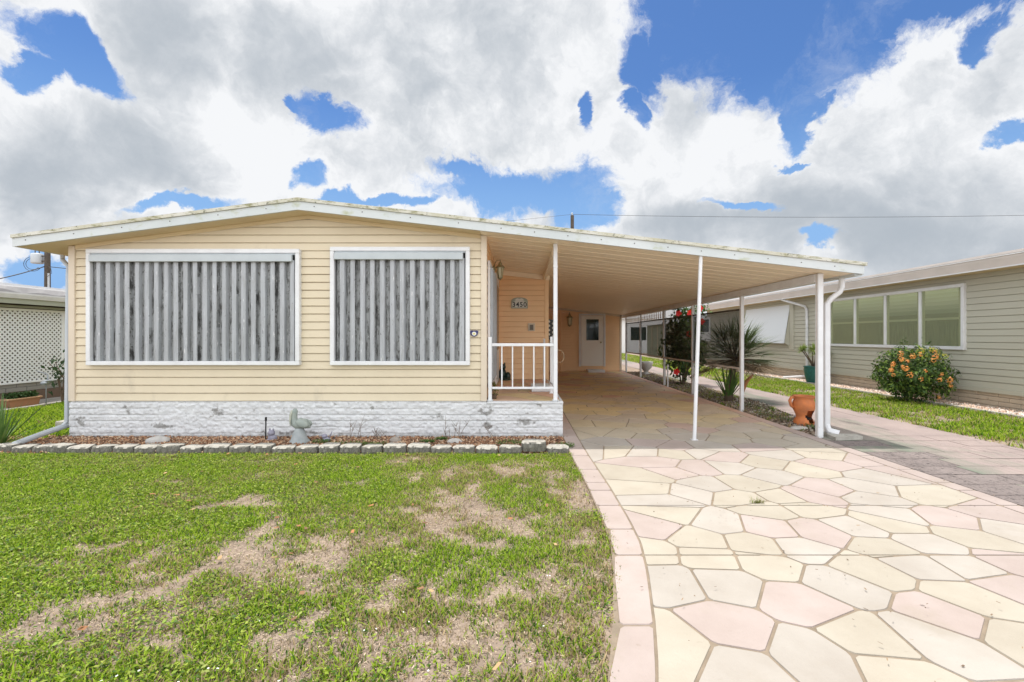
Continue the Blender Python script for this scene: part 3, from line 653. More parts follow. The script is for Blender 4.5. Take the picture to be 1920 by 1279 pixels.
# ================================================================== MOBILE HOME
home = thing('mobile_home', (-3.3, 6.4, 0), 'cream mobile home with low gabled white roof and two large shuttered front windows', 'house')
siding(MB(), front(YW), XWL+.08, XWR-.065, ZP, 3.2, .107, lambda a: zr(a)+.05).build('wall', M_SIDING, home)
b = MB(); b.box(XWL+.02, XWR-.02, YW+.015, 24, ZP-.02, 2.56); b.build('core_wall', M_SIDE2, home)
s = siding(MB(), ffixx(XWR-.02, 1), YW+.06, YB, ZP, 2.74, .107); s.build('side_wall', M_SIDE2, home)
for a, c in ((XWL, XWL+.085), (XWR-.075, XWR+.005)):
    t = MB(); t.cbox(a, c, YW-.035, YW+.06, ZP-.004, zr((a+c)/2)-.005, .005); t.build('corner_trim', M_TRIM, home)
# frieze under soffit
t = MB()
for a, c in ((XWL+.09, RX), (RX, XWR-.08)):
    t.prism([(a, zr(a)-.001), (c, zr(c)-.001), (c, zr(c)-.05), (a, zr(a)-.05)], (YW-.026, YW-.018), lambda p, q, w: (p, w, q))
t.build('frieze', M_SOFFIT, home)
# skirt of painted slump block
def skirt_mesh(x0, x1, z0, z1, yface):
    nx_, nz_ = int((x1-x0)/.011), int((z1-z0)/.011); xx = np.linspace(x0, x1, nx_); zz = np.linspace(z0, z1, nz_); XX, ZZ = np.meshgrid(xx, zz)
    rowh = .083; row = np.floor((ZZ+.02)/rowh); fz = (ZZ+.02)/rowh-row; off = (row%2)*.2+row*.05; fx = ((XX+off)/.40)%1.0; wob = (vn(XX.ravel(), ZZ.ravel(), 5, 2).reshape(XX.shape)-.5)*.22
    mz = np.clip(1-np.abs(np.minimum(fz+wob*.5, 1-fz-wob*.5))*rowh/.009, 0, 1); strength = np.clip(vn(XX.ravel(), row.ravel()*3.3, 1.1, 5).reshape(XX.shape)*2.2-.5, .1, 1)
    mx_ = np.clip(1-np.minimum(fx, 1-fx)*.4/.006, 0, 1)*.35
    d = np.maximum(mz*strength, mx_)*.020 + (fbm(XX.ravel(), ZZ.ravel()*1.5, 26, 1, 3).reshape(XX.shape)-.5)*.024 + (fbm(XX.ravel(), ZZ.ravel(), 8, 6, 2).reshape(XX.shape)-.5)*.008
    STAIN = [(905,775,.10,.09),(915,800,.14,.05),(985,795,.10,.07),(405,775,.09,.10),(150,790,.06,.08),(1010,760,.05,.03),(300,800,.2,.03),(560,812,.5,.03),(700,765,.05,.03),(820,780,.08,.04),(240,770,.07,.05)]
    dm = np.zeros(XX.shape)
    for (qx, qy, rx_, rz_) in STAIN: dm = np.maximum(dm, np.exp(-((XX-X(qx,yface))/rx_)**2-((ZZ-Z(qy,yface))/rz_)**2))
    fn = fbm(XX.ravel(), ZZ.ravel(), 22, 14, 4).reshape(XX.shape); mask = np.clip((fn*.9+dm*.42-.66)*6, 0, 1)*.75; mask = np.maximum(mask, np.clip((.075-ZZ+.08*(fn-.5))/.09, 0, .55)*np.array(1.0)); mask = np.maximum(mask, mz*strength*.25)
    tc_ = (1-mask)[:-1,:-1,None]*np.array([.67,.675,.68])+mask[:-1,:-1,None]*np.array([.17,.16,.14])
    V = np.stack([XX, yface+d, ZZ], 2).reshape(-1,3); i = np.arange(nx_*nz_).reshape(nz_, nx_); Q = np.stack([i[:-1,:-1], i[:-1,1:], i[1:,1:], i[1:,:-1]], 2).reshape(-1,4); return V, Q, tc_.reshape(-1,3)
V, Q, TC = skirt_mesh(-6.06, XWR+.01, -.02, ZP-.004, YF)
fast_mesh('skirt', V, Q, M_SKIRTF, home, colors=TC, smooth=True)
t = MB(); t.box(-6.058, XWR, YF+.012, YW+.10, -.02, ZP-.006); t.box(-6.058, XWR-.03, YW+.1, 24, -.02, ZP-.022); t.build('skirt_core', M_SKIRT, home)
# roof
rf = MB(); YRB = 24
def slab(m, xa, xb, ya, yb, dz0, dz1):
    za, zb = zr(xa), zr(xb)
    m.add([(xa,ya,za+dz0),(xb,ya,zb+dz0),(xb,yb,zb+dz0),(xa,yb,za+dz0),(xa,ya,za+dz1),(xb,ya,zb+dz1),(xb,yb,zb+dz1),(xa,yb,za+dz1)],
          [(0,3,2,1),(4,5,6,7),(0,1,5,4),(1,2,6,5),(2,3,7,6),(3,0,4,7)])
XJ = XWR+.01
slab(rf, XL+.02, RX, YE+.035, YRB, .06, .135); slab(rf, RX, XJ, YE+.035, YRB, .06, .135)
roof = rf.build('roof', M_ROOF, home)
rc = MB()   # thicker coating behind the ridge, on the right slope
cp = [(RX-.02,.0),(RX+.25,.055),(RX+.6,.05),(RX+1.1,.03),(RX+1.8,.012),(XJ,.004)]
nn = len(cp); vv = []
for yy, up in ((YE+.12, .4), (YE+.6, 1.0), (YRB-.1, 1.3)):
    vv += [(x, yy, zr(x)+.137+d*up) for x, d in cp]
rc.add(vv, [(k*nn+i, k*nn+i+1, (k+1)*nn+i+1, (k+1)*nn+i) for k in range(2) for i in range(nn-1)])
rc.add([(x, YE+.12, zr(x)+z) for z in (.10, None) for x, d in cp for z in ([z] if z else [.137+d*.4])], [(i, i+1, nn+i+1, nn+i) for i in range(nn-1)])
rc.build('roof_coating', M_ROOF, roof, smooth=False)
sf = MB(); slab(sf, XL+.03, RX, YE+.034, YRB-.2, .0, .05); slab(sf, RX, XJ-.08, YE+.034, YW+.01, .0, .05); sf.build('soffit', M_SOFFIT, home)
def fascia(m, xa, xb, z0, z1, y0, y1): 
    m.prism([(xa, zr(xa)+z0), (xb, zr(xb)+z0), (xb, zr(xb)+z1), (xa, zr(xa)+z1)], (y0, y1), lambda p, q, w: (p, w, q))
fm = MB(); fascia(fm, XL+.03, RX, -.004, .105, YE, YE+.03); fascia(fm, RX, XJ, -.004, .105, YE, YE+.03); fas = fm.build('fascia', M_FASCIA, home)
dm_ = MB(); fascia(dm_, XL, RX, .107, .15, YE-.018, YE+.04); fascia(dm_, RX, XJ, .107, .15, YE-.018, YE+.04); dm_.build('drip_edge', M_DRIP, home)
em = MB(); em.box(XL+.005, XL+.03, YE+.002, YRB, zr(XL)-.0, zr(XL)+.105); em.build('eave_fascia', M_FASCIA, home)
for x in [XL+.18+i*.62 for i in range(18)]:
    if x < XJ: nm = MB(); nm.ell((x, YE-.002, zr(x)+.06), (.007,.005,.007), 8, 5); nm.build('screw', M_POLE, fas)
# soffit brace bracket at left corner + gutter downspout
t = MB(); t.tube([(XL+.10, 6.62, zr(XL)-.01), (XL+.10, 6.62, zr(XL)-.08), (-6.20, 6.44, zr(XL)-.20), (-6.15, 6.38, zr(XL)-.32), (-6.15, 6.36, .22), (-6.16, 6.30, .15)], .026, 10); 
t.tube([(-6.16, 6.40, .165), (-6.12, 6.0, .12), (-6.06, 5.62, .075)], .036, 10)
t.build('downspout', M_SPOUT, home)
# windows with corrugated shutters
def shutter_window(x0, x1, z0, z1, ncor, lab, phase):
    w = MB(); f = .058
    y = YW-.078
    w.cbox(x0, x1, y, YW, z1-f, z1, .006); w.cbox(x0, x1, y, YW, z0, z0+f*.95, .006); w.cbox(x0, x0+f, y+.001, YW, z0+f*.951, z1-f*1.001, .006); w.cbox(x1-f, x1, y+.001, YW, z0+f*.951, z1-f*1.001, .006)
    win = w.build('window', M_WHITE, home); win['label'] = lab
    h_ = MB(); h_.cbox(x0+f+.012, x1-f-.03, y-.035, y+.012, z1-f-.118, z1-f-.025, .006); h_.cbox(x0+f+.004, x1-f-.004, y+.012, YW-.02, z1-f-.02, z1-f-.001, .003); h_.build('header_track', M_HEAD, win)
    d = MB(); d.box(x0+f, x1-f, YW-.0195, YW-.001, z0+f, z1-f); d.build('glass', M_DARK, win)
    pitch = (x1-x0-2*f-.02)/ncor; a = x0+f+.01; zb, zt = z0+f*.95+.002, z1-f-.095; prof = []
    for k in range(ncor):
        p = a+k*pitch; prof += [(p+pitch*.03, .0), (p+pitch*.20, .003), (p+pitch*.43, .0), (p+pitch*.50, .044), (p+pitch*.64, .050), (p+pitch*.82, .050), (p+pitch*.95, .042)]
    prof.append((x1-f-.012, .0))
    # panels overlap every third rib, so the line is stepped a little
    P2 = [(x+random.uniform(-.004,.004), yo+(.004 if (i//7)%3 == 0 else 0)) for i, (x, yo) in enumerate(prof)]
    m = MB(); n = len(P2); NZ = 6
    vs = [(x+random.uniform(-.0015,.0015), y+.058-yo+random.uniform(-.0015,.0015), zb+(zt-zb)*q/NZ) for q in range(NZ+1) for x, yo in P2]
    m.add(vs, [(q*n+i, q*n+i+1, (q+1)*n+i+1, (q+1)*n+i) for q in range(NZ) for i in range(n-1)])
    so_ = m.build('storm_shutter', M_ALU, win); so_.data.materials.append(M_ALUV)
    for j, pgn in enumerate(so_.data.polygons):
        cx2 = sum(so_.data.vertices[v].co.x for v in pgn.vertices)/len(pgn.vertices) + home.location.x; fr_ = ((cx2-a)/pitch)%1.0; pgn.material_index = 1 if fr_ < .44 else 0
    return win
shutter_window(X(162,6.30), X(562,6.30), Z(685,6.30), Z(467,6.30), 21, 'wider shuttered window left of the other one', 0)
shutter_window(X(619,6.30), X(881,6.30), Z(685,6.30), Z(463,6.30), 13, 'narrower shuttered window nearer the porch', 1)
# side of the home facing the porch
t = MB(); prof = []
for k in range(10): p = 6.72+k*.125; prof += [(p,0),(p+.05,0),(p+.065,.04),(p+.11,.04)]
n = len(prof); t.add([(XWR+.02+o, yv, z) for z in (.72, 2.36) for yv, o in prof], [(i, i+1, n+i+1, n+i) for i in range(n-1)])
sw = MB(); sw.box(XWR-.002, XWR+.03, 6.62, 8.02, 2.36, 2.44); sw.box(XWR-.002, XWR+.03, 6.62, 8.02, .64, .72); sw.box(XWR-.002, XWR+.03, 6.62, 6.70, .721, 2.359); sw.box(XWR-.002, XWR+.03, 7.96, 8.02, .721, 2.359)
swo = sw.build('side_window', M_WHITE, home); t.build('side_storm_shutter', M_ALU, swo)
dd = MB(); dd.box(XWR-.002, XWR+.035, 8.3, 9.3, ZP+.02, 2.5); do = dd.build('side_door', M_WHITE, home); q = MB(); q.box(XWR+.035, XWR+.04, 8.42, 9.18, 1.12, 2.3); q.build('glass', M_PANE, do)
# ---- addition behind the porch (part of the home)
XA = .575
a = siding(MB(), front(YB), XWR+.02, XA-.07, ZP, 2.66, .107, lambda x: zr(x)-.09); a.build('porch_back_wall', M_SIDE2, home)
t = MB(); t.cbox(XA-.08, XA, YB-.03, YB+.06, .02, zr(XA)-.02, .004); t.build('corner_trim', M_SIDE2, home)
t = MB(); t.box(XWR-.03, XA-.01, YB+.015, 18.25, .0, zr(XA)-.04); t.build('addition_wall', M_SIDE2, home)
t = MB(); t.prism([(XWR+.02, zr(XWR)-.005), (XA+.02, zr(XA)-.005), (XA+.02, zr(XA)-.10), (XWR+.02, zr(XWR)-.10)], (YB-.05, YB-.02), lambda p, q, w: (p, w, q))
t.build('header_board', M_CEIL, home)
# ================================================================== PORCH
porch = thing('porch', (.05, 7.9, 0), 'raised porch slab with flagstone floor and white painted block front', 'porch')
V, Q, TC = skirt_mesh(XWR+.012, .568, -.02, ZP-.03, YF); fast_mesh('front_skirt', V, Q, M_SKIRTF, porch, colors=TC, smooth=True)
t = MB(); t.box(XWR-.001, .562, YF+.012, YB-.02, -.02, ZP-.035); t.cbox(XWR+.012, .575, YF-.01, YB-.021, ZP-.034, ZP-.004, .006); t.build('slab', M_SKIRT, porch)
ps = []; pr = random.Random(8); psd = [(XWR+.2+pr.uniform(0,.8), YF+.1+pr.uniform(0,3.1)) for _ in range(22)]
for i, s_ in enumerate(psd):
    poly = [(XWR+.012,YF+.06),(.54,YF+.06),(.54,YB-.03),(XWR+.012,YB-.03)]
    for j, q_ in enumerate(psd):
        if i != j: poly = clip(poly, q_[0]-s_[0], q_[1]-s_[1], (q_[0]**2+q_[1]**2-s_[0]**2-s_[1]**2)/2)
        if len(poly) < 3: break
    if len(poly) >= 3: ps.append((poly, [(.66,.40,.27),(.66,.50,.28),(.64,.44,.31)][i%3]))
pf = stone_mesh('floor_stones', ps, ZP+.006, .006); pf.parent = porch; pf.location = -Vector(porch.location)
# railing
rl = thing('railing', (-.0, 6.38, ZP), 'white metal railing with thin balusters along the porch front', 'railing')
ra, rb_ = X(919,6.36), .42
def rpost(x, y, z1, nm='post', w=.02): m = MB(); m.cbox(x-w, x+w, y-w, y+w, ZP-.004, z1, .004); m.box(x-w*1.7, x+w*1.7, y-w*1.7, y+w*1.7, ZP+.0065, ZP+.013); m.build(nm, M_WHITE, rl)
rpost(ra, 6.36, 1.36, w=.024); rpost(.47, 7.15, 1.365); rpost(.47, 9.3, 1.33)
m = MB(); m.cbox(ra+.024, .50, 6.345, 6.375, 1.235, 1.275, .004); m.cbox(.455, .485, 6.38, 7.13, 1.24, 1.27, .004); m.build('top_rail', M_WHITE, rl)
m = MB(); m.cbox(ra+.024, .50, 6.345, 6.375, .655, .685, .004); m.cbox(.455, .485, 6.38, 7.13, .655, .685, .004); m.build('bottom_rail', M_WHITE, rl)
for px_ in (941, 961, 981, 1001, 1021):
    x = X(px_, 6.36); m = MB(); m.cbox(x-.009, x+.009, 6.351, 6.369, .685, 1.235, .003); m.build('baluster', M_WHITE, rl)
for k in range(5):
    y = 6.5+k*.13; m = MB(); m.cbox(.461, .479, y-.009, y+.009, .685, 1.24, .003); m.build('baluster', M_WHITE, rl)
for zq in (.66, 1.22): m = MB(); m.cbox(.455, .485, 9.33, 9.56, zq, zq+.03, .004); m.build('rear_rail', M_WHITE, rl)
st = MB(); st.cbox(.17, .55, 7.30, 7.75, ZP+.007, ZP+.10, .01); tag(st.build('step_block', M_SKIRT), 'low white painted block on the porch floor behind the railing', 'block')
st = MB(); st.cbox(-.04, .15, 7.35, 8.0, ZP+.007, ZP+.02, .004); tag(st.build('door_mat', mat('tan_mat', (.45,.34,.20), .9, (.36,.27,.16), 30)), 'small tan door mat on the porch floor beside the white block', 'mat')
fr = MB(); fr.ell((-.36, 9.35, ZP+.12), (.08,.08,.13)); fr.ell((-.345, 9.30, ZP+.27), (.055,.055,.06)); fr.ell((-.25, 9.33, ZP+.08), (.055,.06,.09)); fr.ell((-.30,9.3,ZP+.03),(.11,.09,.035)); fr.ell((-.375,9.27,ZP+.33),(.015,.015,.03)); fr.ell((-.315,9.27,ZP+.33),(.015,.015,.03))
tag(fr.build('figurine', mat('dark_green_glaze', (.01,.03,.02), .3), smooth=True), 'small dark green figurine on the porch floor by the back wall', 'figurine')
pc_ = thing('potted_plant', (X(926,6.5), 6.52, ZP), 'small dry plant in a low pot behind the left railing post on the porch', 'potted plant')
m = MB(); m.lathe([(.03,ZP+.007),(.045,ZP+.06),(.05,ZP+.07),(.042,ZP+.065)], X(926,6.5), 6.52, 16); m.build('pot', M_BARK, pc_)
def leafcloud(name, P, Ndir, size, col, parent=None, mt=M_LEAF, asp=.45, fold=True, jitc=(.6,1.4)):
    n = len(P); a = rng.normal(size=(n,3)); Ndir = Ndir + a*.55; Ndir /= np.linalg.norm(Ndir, axis=1)[:,None]
    e1 = np.cross(Ndir, rng.normal(size=(n,3))); e1 /= np.linalg.norm(e1, axis=1)[:,None]; e1[:,2] -= .25; e2 = np.cross(Ndir, e1); s = size*rng.uniform(.6,1.3,n)[:,None]
    A = P-e1*s; B = P-e2*s*asp+Ndir*s*.12; C = P+e1*s-Ndir*s*.12; D = P+e2*s*asp+Ndir*s*.12
    V = np.stack([A,B,C,D],1).reshape(-1,3); i = np.arange(n)[:,None]*4; Q = np.concatenate([i+[0,1,2], i+[0,2,3]], 1).reshape(-1,3)
    col = np.asarray(col); cl = (col if col.ndim == 2 else np.tile(col,(n,1)))*rng.uniform(*jitc,(n,1)); return fast_mesh(name, V, Q, mt, parent, colors=np.repeat(cl,2,axis=0))
p = np.array([[X(926,6.5), 6.52, ZP+.16]])+rng.normal(size=(160,3))*[.025,.025,.06]; leafcloud('foliage', p, rng.normal(size=(160,3)), .018, (.16,.16,.05), pc_)
# wall lamp on the home side, number plaque, intercom, emblem
def lantern(name, x, y, z, dx, dy, lab, s=1.0):
    r = thing(name, (x, y, z), lab, 'wall lamp'); r_ = MB()
    cx_, cy_ = x+dx*.13*s, y+dy*.13*s
    r_.tube([(x, y, z+.06*s), (x+dx*.05*s, y+dy*.05*s, z+.17*s), (cx_, cy_, z+.18*s), (cx_, cy_, z+.10*s)], .008*s, 8); r_.ell((x, y, z+.03*s), (.035*s,.035*s,.06*s)); r_.build('bracket', M_BRASS, r, True)
    c = MB(); c.lathe([(.012*s,z+.15*s),(.03*s,z+.12*s),(.035*s,z+.10*s),(.075*s,z+.06*s),(.08*s,z+.045*s),(.06*s,z+.045*s)], cx_, cy_, 8); c.build('cap', M_BRASS, r)
    g_ = MB(); g_.lathe([(.055*s,z+.045*s),(.035*s,z-.12*s)], cx_, cy_, 6); g_.build('lamp_glass', M_FLAME, r)
    f_ = MB()
    for k in range(6):
        w = math.pi*k/3; f_.tube([(cx_+.06*s*math.cos(w), cy_+.06*s*math.sin(w), z+.045*s), (cx_+.04*s*math.cos(w), cy_+.04*s*math.sin(w), z-.125*s)], .005*s, 5)
    f_.lathe([(.045*s,z-.12*s),(.045*s,z-.135*s),(.015*s,z-.16*s),(.004*s,z-.175*s)], cx_, cy_, 6); f_.build('cage', M_BRASS, r); return r
lantern('wall_lantern', XWR+.01, 7.85, 2.47, .9, -.3, 'brass lantern with six glass sides hanging above the porch', .95)
pl = thing('house_number_plaque', (X(974,YB), YB-.03, 2.04), 'arched grey house number plaque reading 3450 on the porch back wall', 'house number')
yq = YB-.022; cx_ = X(974,YB); a0, a1 = X(958.5,YB), X(989.5,YB); zb, zt = Z(578.5,YB), Z(566,YB); zz = Z(558,YB)
poly = [(a0,zb),(a1,zb),(a1,zt)] + [(cx_+(a1-cx_)*math.cos(w)*1.0, zt+(zz-zt)*math.sin(w)**.8) for w in np.linspace(.25, math.pi-.25, 13)] + [(a0,zt)]
MB().prism(poly, (yq-.014, yq), lambda p, q, w: (p, w, q)).build('back_plate', M_PLAQ, pl)
i0, i1 = a0+.022, a1-.022
MB().prism([(i0,zb+.018),(i1,zb+.018),(i1,zt-.012),(cx_+.06,zt+.02),(cx_-.06,zt+.02),(i0,zt-.012)], (yq-.018, yq-.0142), lambda p, q, w: (p, w, q)).build('face', M_PLAQ2, pl)
fc = bpy.data.curves.new('digits','FONT'); fc.body = '3450'; fc.size = .135; fc.extrude = .003; fc.align_x = 'CENTER'; fc.align_y = 'CENTER'; fc.space_character = 1.12; fc.offset = .003
to = bpy.data.objects.new('digits_tmp', fc); COL.objects.link(to); dg = bpy.context.evaluated_depsgraph_get(); me = bpy.data.meshes.new_from_object(to.evaluated_get(dg)); bpy.data.objects.remove(to)
do_ = bpy.data.objects.new('digits', me); me.materials.clear(); me.materials.append(M_BLACK); COL.objects.link(do_); do_.parent = pl; do_.rotation_euler = (math.pi/2,0,0); do_.location = (0, yq-.022-pl.location.y, (zb+zt)/2+.005-pl.location.z)
sp_ = [(cx_+.10*math.cos(w), zt+.022+(.045+.008*math.cos(6*w))*math.sin(w)) for w in np.linspace(0, math.pi, 25)]
MB().prism(sp_, (yq-.019, yq-.0142), lambda p, q, w: (p, w, q)).build('scroll_ornament', M_PLAQ2, pl)
ic = thing('intercom', (X(996,YB), YB-.03, 1.55), 'small white framed intercom box on the porch back wall', 'intercom')
m = MB(); m.cbox(X(990,YB), X(1003,YB), YB-.045, YB-.012, Z(621,YB), Z(606,YB), .006); m.build('frame', M_TRIM, ic)
m = MB(); m.cbox(X(993,YB), X(1000,YB), YB-.05, YB-.044, Z(619,YB), Z(609,YB), .003); m.build('grille', mat('grille_grey', (.10,.09,.07), .6, (.25,.22,.18), 90), ic)
em_ = thing('emblem_plate', (X(889,6.3), YW-.02, Z(625,6.33)), 'small navy and gold emblem plate on the siding beside the narrower window', 'emblem')
xx, zc = X(889,6.33), Z(625.5,6.33); yy = YW-.020
sh = [(-.055,.036),(-.03,.042),(0,.038),(.03,.042),(.055,.036),(.052,.005),(.04,-.022),(.022,-.036),(0,-.042),(-.022,-.036),(-.04,-.022),(-.052,.005)]
MB().prism([(xx+a_, zc+b_) for a_, b_ in sh], (yy-.012, yy-.002), lambda p, q, w: (p, w, q)).build('plate', M_NAVY, em_)
MB().prism([(xx+.030*math.cos(w), zc-.002+.026*math.sin(w)) for w in np.linspace(0, 2*math.pi, 20, endpoint=False)], (yy-.0145, yy-.0122), lambda p, q, w: (p, w, q)).build('ring', M_PLAQ2, em_)
MB().prism([(xx+(.022 if k%2 else .010)*math.cos(k*math.pi/6), zc-.002+(.020 if k%2 else .009)*math.sin(k*math.pi/6)) for k in range(12)], (yy-.0165, yy-.0147), lambda p, q, w: (p, w, q)).build('star', M_GOLD, em_)
# ================================================================== CARPORT
cp_ = thing('carport', (2.3, 12.2, 0), 'long open carport with ribbed cream ceiling, white posts and sloping flat roof', 'carport')
rf = MB(); XO = XR
slab(rf, XJ+.002, XO-.02, YE+.035, 18.7, .06, .135); rf.build('roof', M_ROOF, cp_)
cm = MB(); y = YE+.032; n = 0          # ribbed pan ceiling
prof = []
while y < 18.65:
    prof += [(y, .0), (y+.262, .0), (y+.272, .028), (y+.292, .028)]; y += .302
xa_, xb_ = XJ-.078, XO-.13; n = len(prof)
cm.add([(xa_, yv, zr(xa_)+dz) for yv, dz in prof] + [(xb_, yv, zr(xb_)+dz) for yv, dz in prof], [(i, i+1, n+i+1, n+i) for i in range(n-1)])
cm.build('ceiling', M_CEIL, cp_)
fm = MB(); fascia(fm, XJ, XO-.03, -.004, .105, YE, YE+.03); cf = fm.build('fascia', M_FASCIA, cp_)
fm = MB(); fascia(fm, XJ, XO, .107, .15, YE-.018, YE+.04); fm.build('drip_edge', M_DRIP, cp_)
for x in [XJ+.2+i*.43 for i in range(12)]:
    if x < XO-.05: nm = MB(); nm.ell((x, YE-.002, zr(x)+.055), (.007,.005,.007), 8, 5); nm.build('screw', M_POLE, cf)
gt = MB(); zg = zr(XO)-.004    # gutter with open channel shape
gt.prism([(XO-.13,zg+.11),(XO-.13,zg-.01),(XO-.035,zg-.01),(XO-.01,zg+.06),(XO-.005,zg+.12),(XO-.02,zg+.12),(XO-.03,zg+.06),(XO-.05,zg+.005),(XO-.118,zg+.005),(XO-.118,zg+.11)], (YE+.032, 18.7), lambda p, q, w: (p, w, q))
gt.build('gutter', M_FASCIA, cp_)
bm_ = MB(); bm_.cbox(3.995, 4.065, 6.375, 18.6, zr(4.06)-.115, zr(4.06)-.001, .005); bm_.build('beam', M_WHITE, cp_)
XPst = 4.03
for i, y in enumerate((6.33, 8.55, 10.98, 13.15, 15.75, 17.9)):
    m = MB(); w = .036 if i == 0 else .03
    zt_ = zr(4.06)-(.116 if i else .002); m.cbox(XPst-w, XPst+w, y-w, y+w, .0, zt_, .006)
    po = m.build('post', M_WHITE, cp_)
    if i == 0:
        g_ = MB(); g_.box(XPst-w-.003, XPst-w-.0005, y-.006, y+.006, .02, zt_); g_.build('groove', M_NFASCIA, po)
m = MB(); m.tube([(2.262,6.106,.022),(2.343,6.10,zr(2.34)-.0)], .024, 12); m.box(2.22,2.30,6.07,6.15,.0225,.03); m.build('post', M_WHITE, cp_)
m = MB(); m.cbox(.445,.50,6.335,6.39,ZP-.0035,zr(.47)-.002,.006); m.box(.43,.515,6.32,6.405,ZP+.0065,ZP+.014); m.cbox(.44,.505,6.33,6.395,2.30,2.318,.003); m.build('porch_post', M_WHITE, cp_)
m = MB(); m.cbox(.455,.515,6.42,YB-.06,zr(.48)-.10,zr(.48)-.003,.004); m.build('porch_beam', M_CEIL, cp_)
m = MB(); yd = 6.44
m.tube([(XO-.08, 6.40, zg-.005), (XO-.08, 6.40, zg-.13), (XO-.10, 6.41, zg-.19), (4.26, yd, zg-.28), (4.20, yd, zg-.36)], .036, 10)
m.cbox(4.155, 4.235, yd-.035, yd+.035, .12, zg-.34, .01); m.tube([(4.195, yd, .16), (4.21, yd-.03, .08), (4.30, yd-.10, .05)], [.045,.048,.05], 10); m.build('downspout', M_WHITE, cp_)
m = MB(); m.prism([(4.10,6.10),(4.50,6.17),(4.52,6.33),(4.14,6.36)], (.013,.055), lambda p, q, w: (p, q, w)); tag(m.build('splash_block', M_EDGE), 'grey concrete splash block under the carport downspout', 'splash block')
# shade screen between posts, with spindles above
ss = thing('shade_screen', (4.03, 14, .775), 'dark mesh shade screen framed between the carport posts', 'screen')
m = MB(); m.box(4.028, 4.032, 8.6, 17.9, .80, 1.85); m.build('mesh', M_SCREEN, ss)
m = MB(); m.cbox(4.012, 4.048, 8.585, 17.87, .765, .80, .004); m.build('bottom_bar', M_NFASCIA, ss)
m = MB(); m.cbox(4.012, 4.048, 8.585, 17.87, 1.85, 1.88, .004); m.build('top_bar', M_POLE, ss)
for k in range(24):
    y = 13.3+k*.195
    m = MB(); m.lathe([(.012,1.88),(.012,1.90),(.022,1.93),(.012,1.96),(.020,2.0),(.012,2.04),(.012,2.095)], 4.03, y, 8); m.build('spindle', M_NFASCIA, ss)
# ================================================================== SHED
sd = thing('storage_shed', (2.4, 19.5, 0), 'cream sided storage room closing the far end of the carport', 'shed')
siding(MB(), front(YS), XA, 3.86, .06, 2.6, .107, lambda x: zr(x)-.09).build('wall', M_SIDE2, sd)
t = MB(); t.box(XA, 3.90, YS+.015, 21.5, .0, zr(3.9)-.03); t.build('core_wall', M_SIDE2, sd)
t = MB(); t.cbox(3.86, 3.94, YS-.03, YS+.06, .0, zr(3.9)-.004, .004); t.build('corner_trim', M_TRIM, sd)
t = MB(); t.cbox(X(1052,YS)-.03, X(1052,YS)+.03, YS-.05, YS-.018, .0, zr(1.6)-.1, .004); t.build('seam_trim', M_SIDE2, sd)
t = MB(); t.prism([(XA, zr(XA)-.003), (3.94, zr(3.94)-.003), (3.94, zr(3.94)-.09), (XA, zr(XA)-.09)], (YS-.03, YS+.01), lambda p, q, w: (p, w, q)); t.build('header_board', M_TRIM, sd)
dx0, dx1, dz0, dz1 = X(1089,YS), X(1131,YS), Z(686,YS), Z(592,YS); f = .08
t = MB(); t.box(dx0-f, dx0, YS-.06, YS-.01, dz0-.02, dz1+f); t.box(dx1, dx1+f, YS-.06, YS-.01, dz0-.02, dz1+f); t.box(dx0+.001, dx1-.001, YS-.06, YS-.01, dz1, dz1+f-.001); t.build('door_frame', M_WHITE, sd)
t = MB(); t.cbox(dx0+.01, dx1-.01, YS-.045, YS-.012, dz0, dz1-.01, .005); do_ = t.build('door', M_DOOR, sd)
t = MB(); wx0, wx1, wz0, wz1 = X(1099,YS), X(1122,YS), Z(638,YS), Z(599,YS)
t.box(wx0,wx1,YS-.052,YS-.046,wz0,wz1); t.build('pane', M_PANE, do_)
t = MB(); t.ell((X(1126,YS), YS-.08, Z(642,YS)), (.035,.04,.035)); t.build('knob', M_BRASS, do_, True)
t = MB(); t.cbox(X(1101,17.9), X(1132,17.9), 17.6, 18.22, .023, .12, .01); tag(t.build('door_step', M_WHITE), 'low white concrete step below the storage room door', 'step')
lantern('wall_lamp', X(1067,YS), YS-.03, Z(600,YS)-.0, 0, -1, 'small brass wall lamp left of the storage room door', 1.6)
# dark patterned banner + hose by the addition corner
bn = thing('hanging_banner', (.66, 10.1, 1.3), 'black banner with white diamonds hanging beside the addition corner', 'banner')
m = MB(); m.box(X(1027,10.1), X(1040,10.1), 10.09, 10.11, Z(637,10.1), Z(599,10.1)); m.build('cloth', M_BLACK, bn)
for i in range(2):
    for j in range(5):
        x_, z_ = X(1030+6.5*i, 10.1), Z(603+8*j+(4 if i else 0), 10.1)
        if z_ > Z(635,10.1): m = MB(); m.prism([(x_-.02,z_),(x_,z_-.03),(x_+.02,z_),(x_,z_+.03)], (10.083, 10.089), lambda p, q, w: (p, w, q)); m.build('diamond', M_PLAQ2, bn)
m = MB(); m.tube([(X(1033,10.1), 10.1, .02), (X(1033,10.1), 10.1, Z(600,10.1))], .012, 8); m.build('rod', M_POLE, bn)
m = MB(); hp = []
for k in range(30):
    w = 2*math.pi*k/20; hp.append((X(1048,10)+.10*math.sin(w), 9.9+.01*k/10, Z(668,10)+.13*math.cos(w)))
m.tube([(.58, 9.8, 1.25)]+hp, .011, 7); tag(m.build('garden_hose', M_HOSE, None, True), 'pale garden hose loop hanging beside the porch post', 'hose')
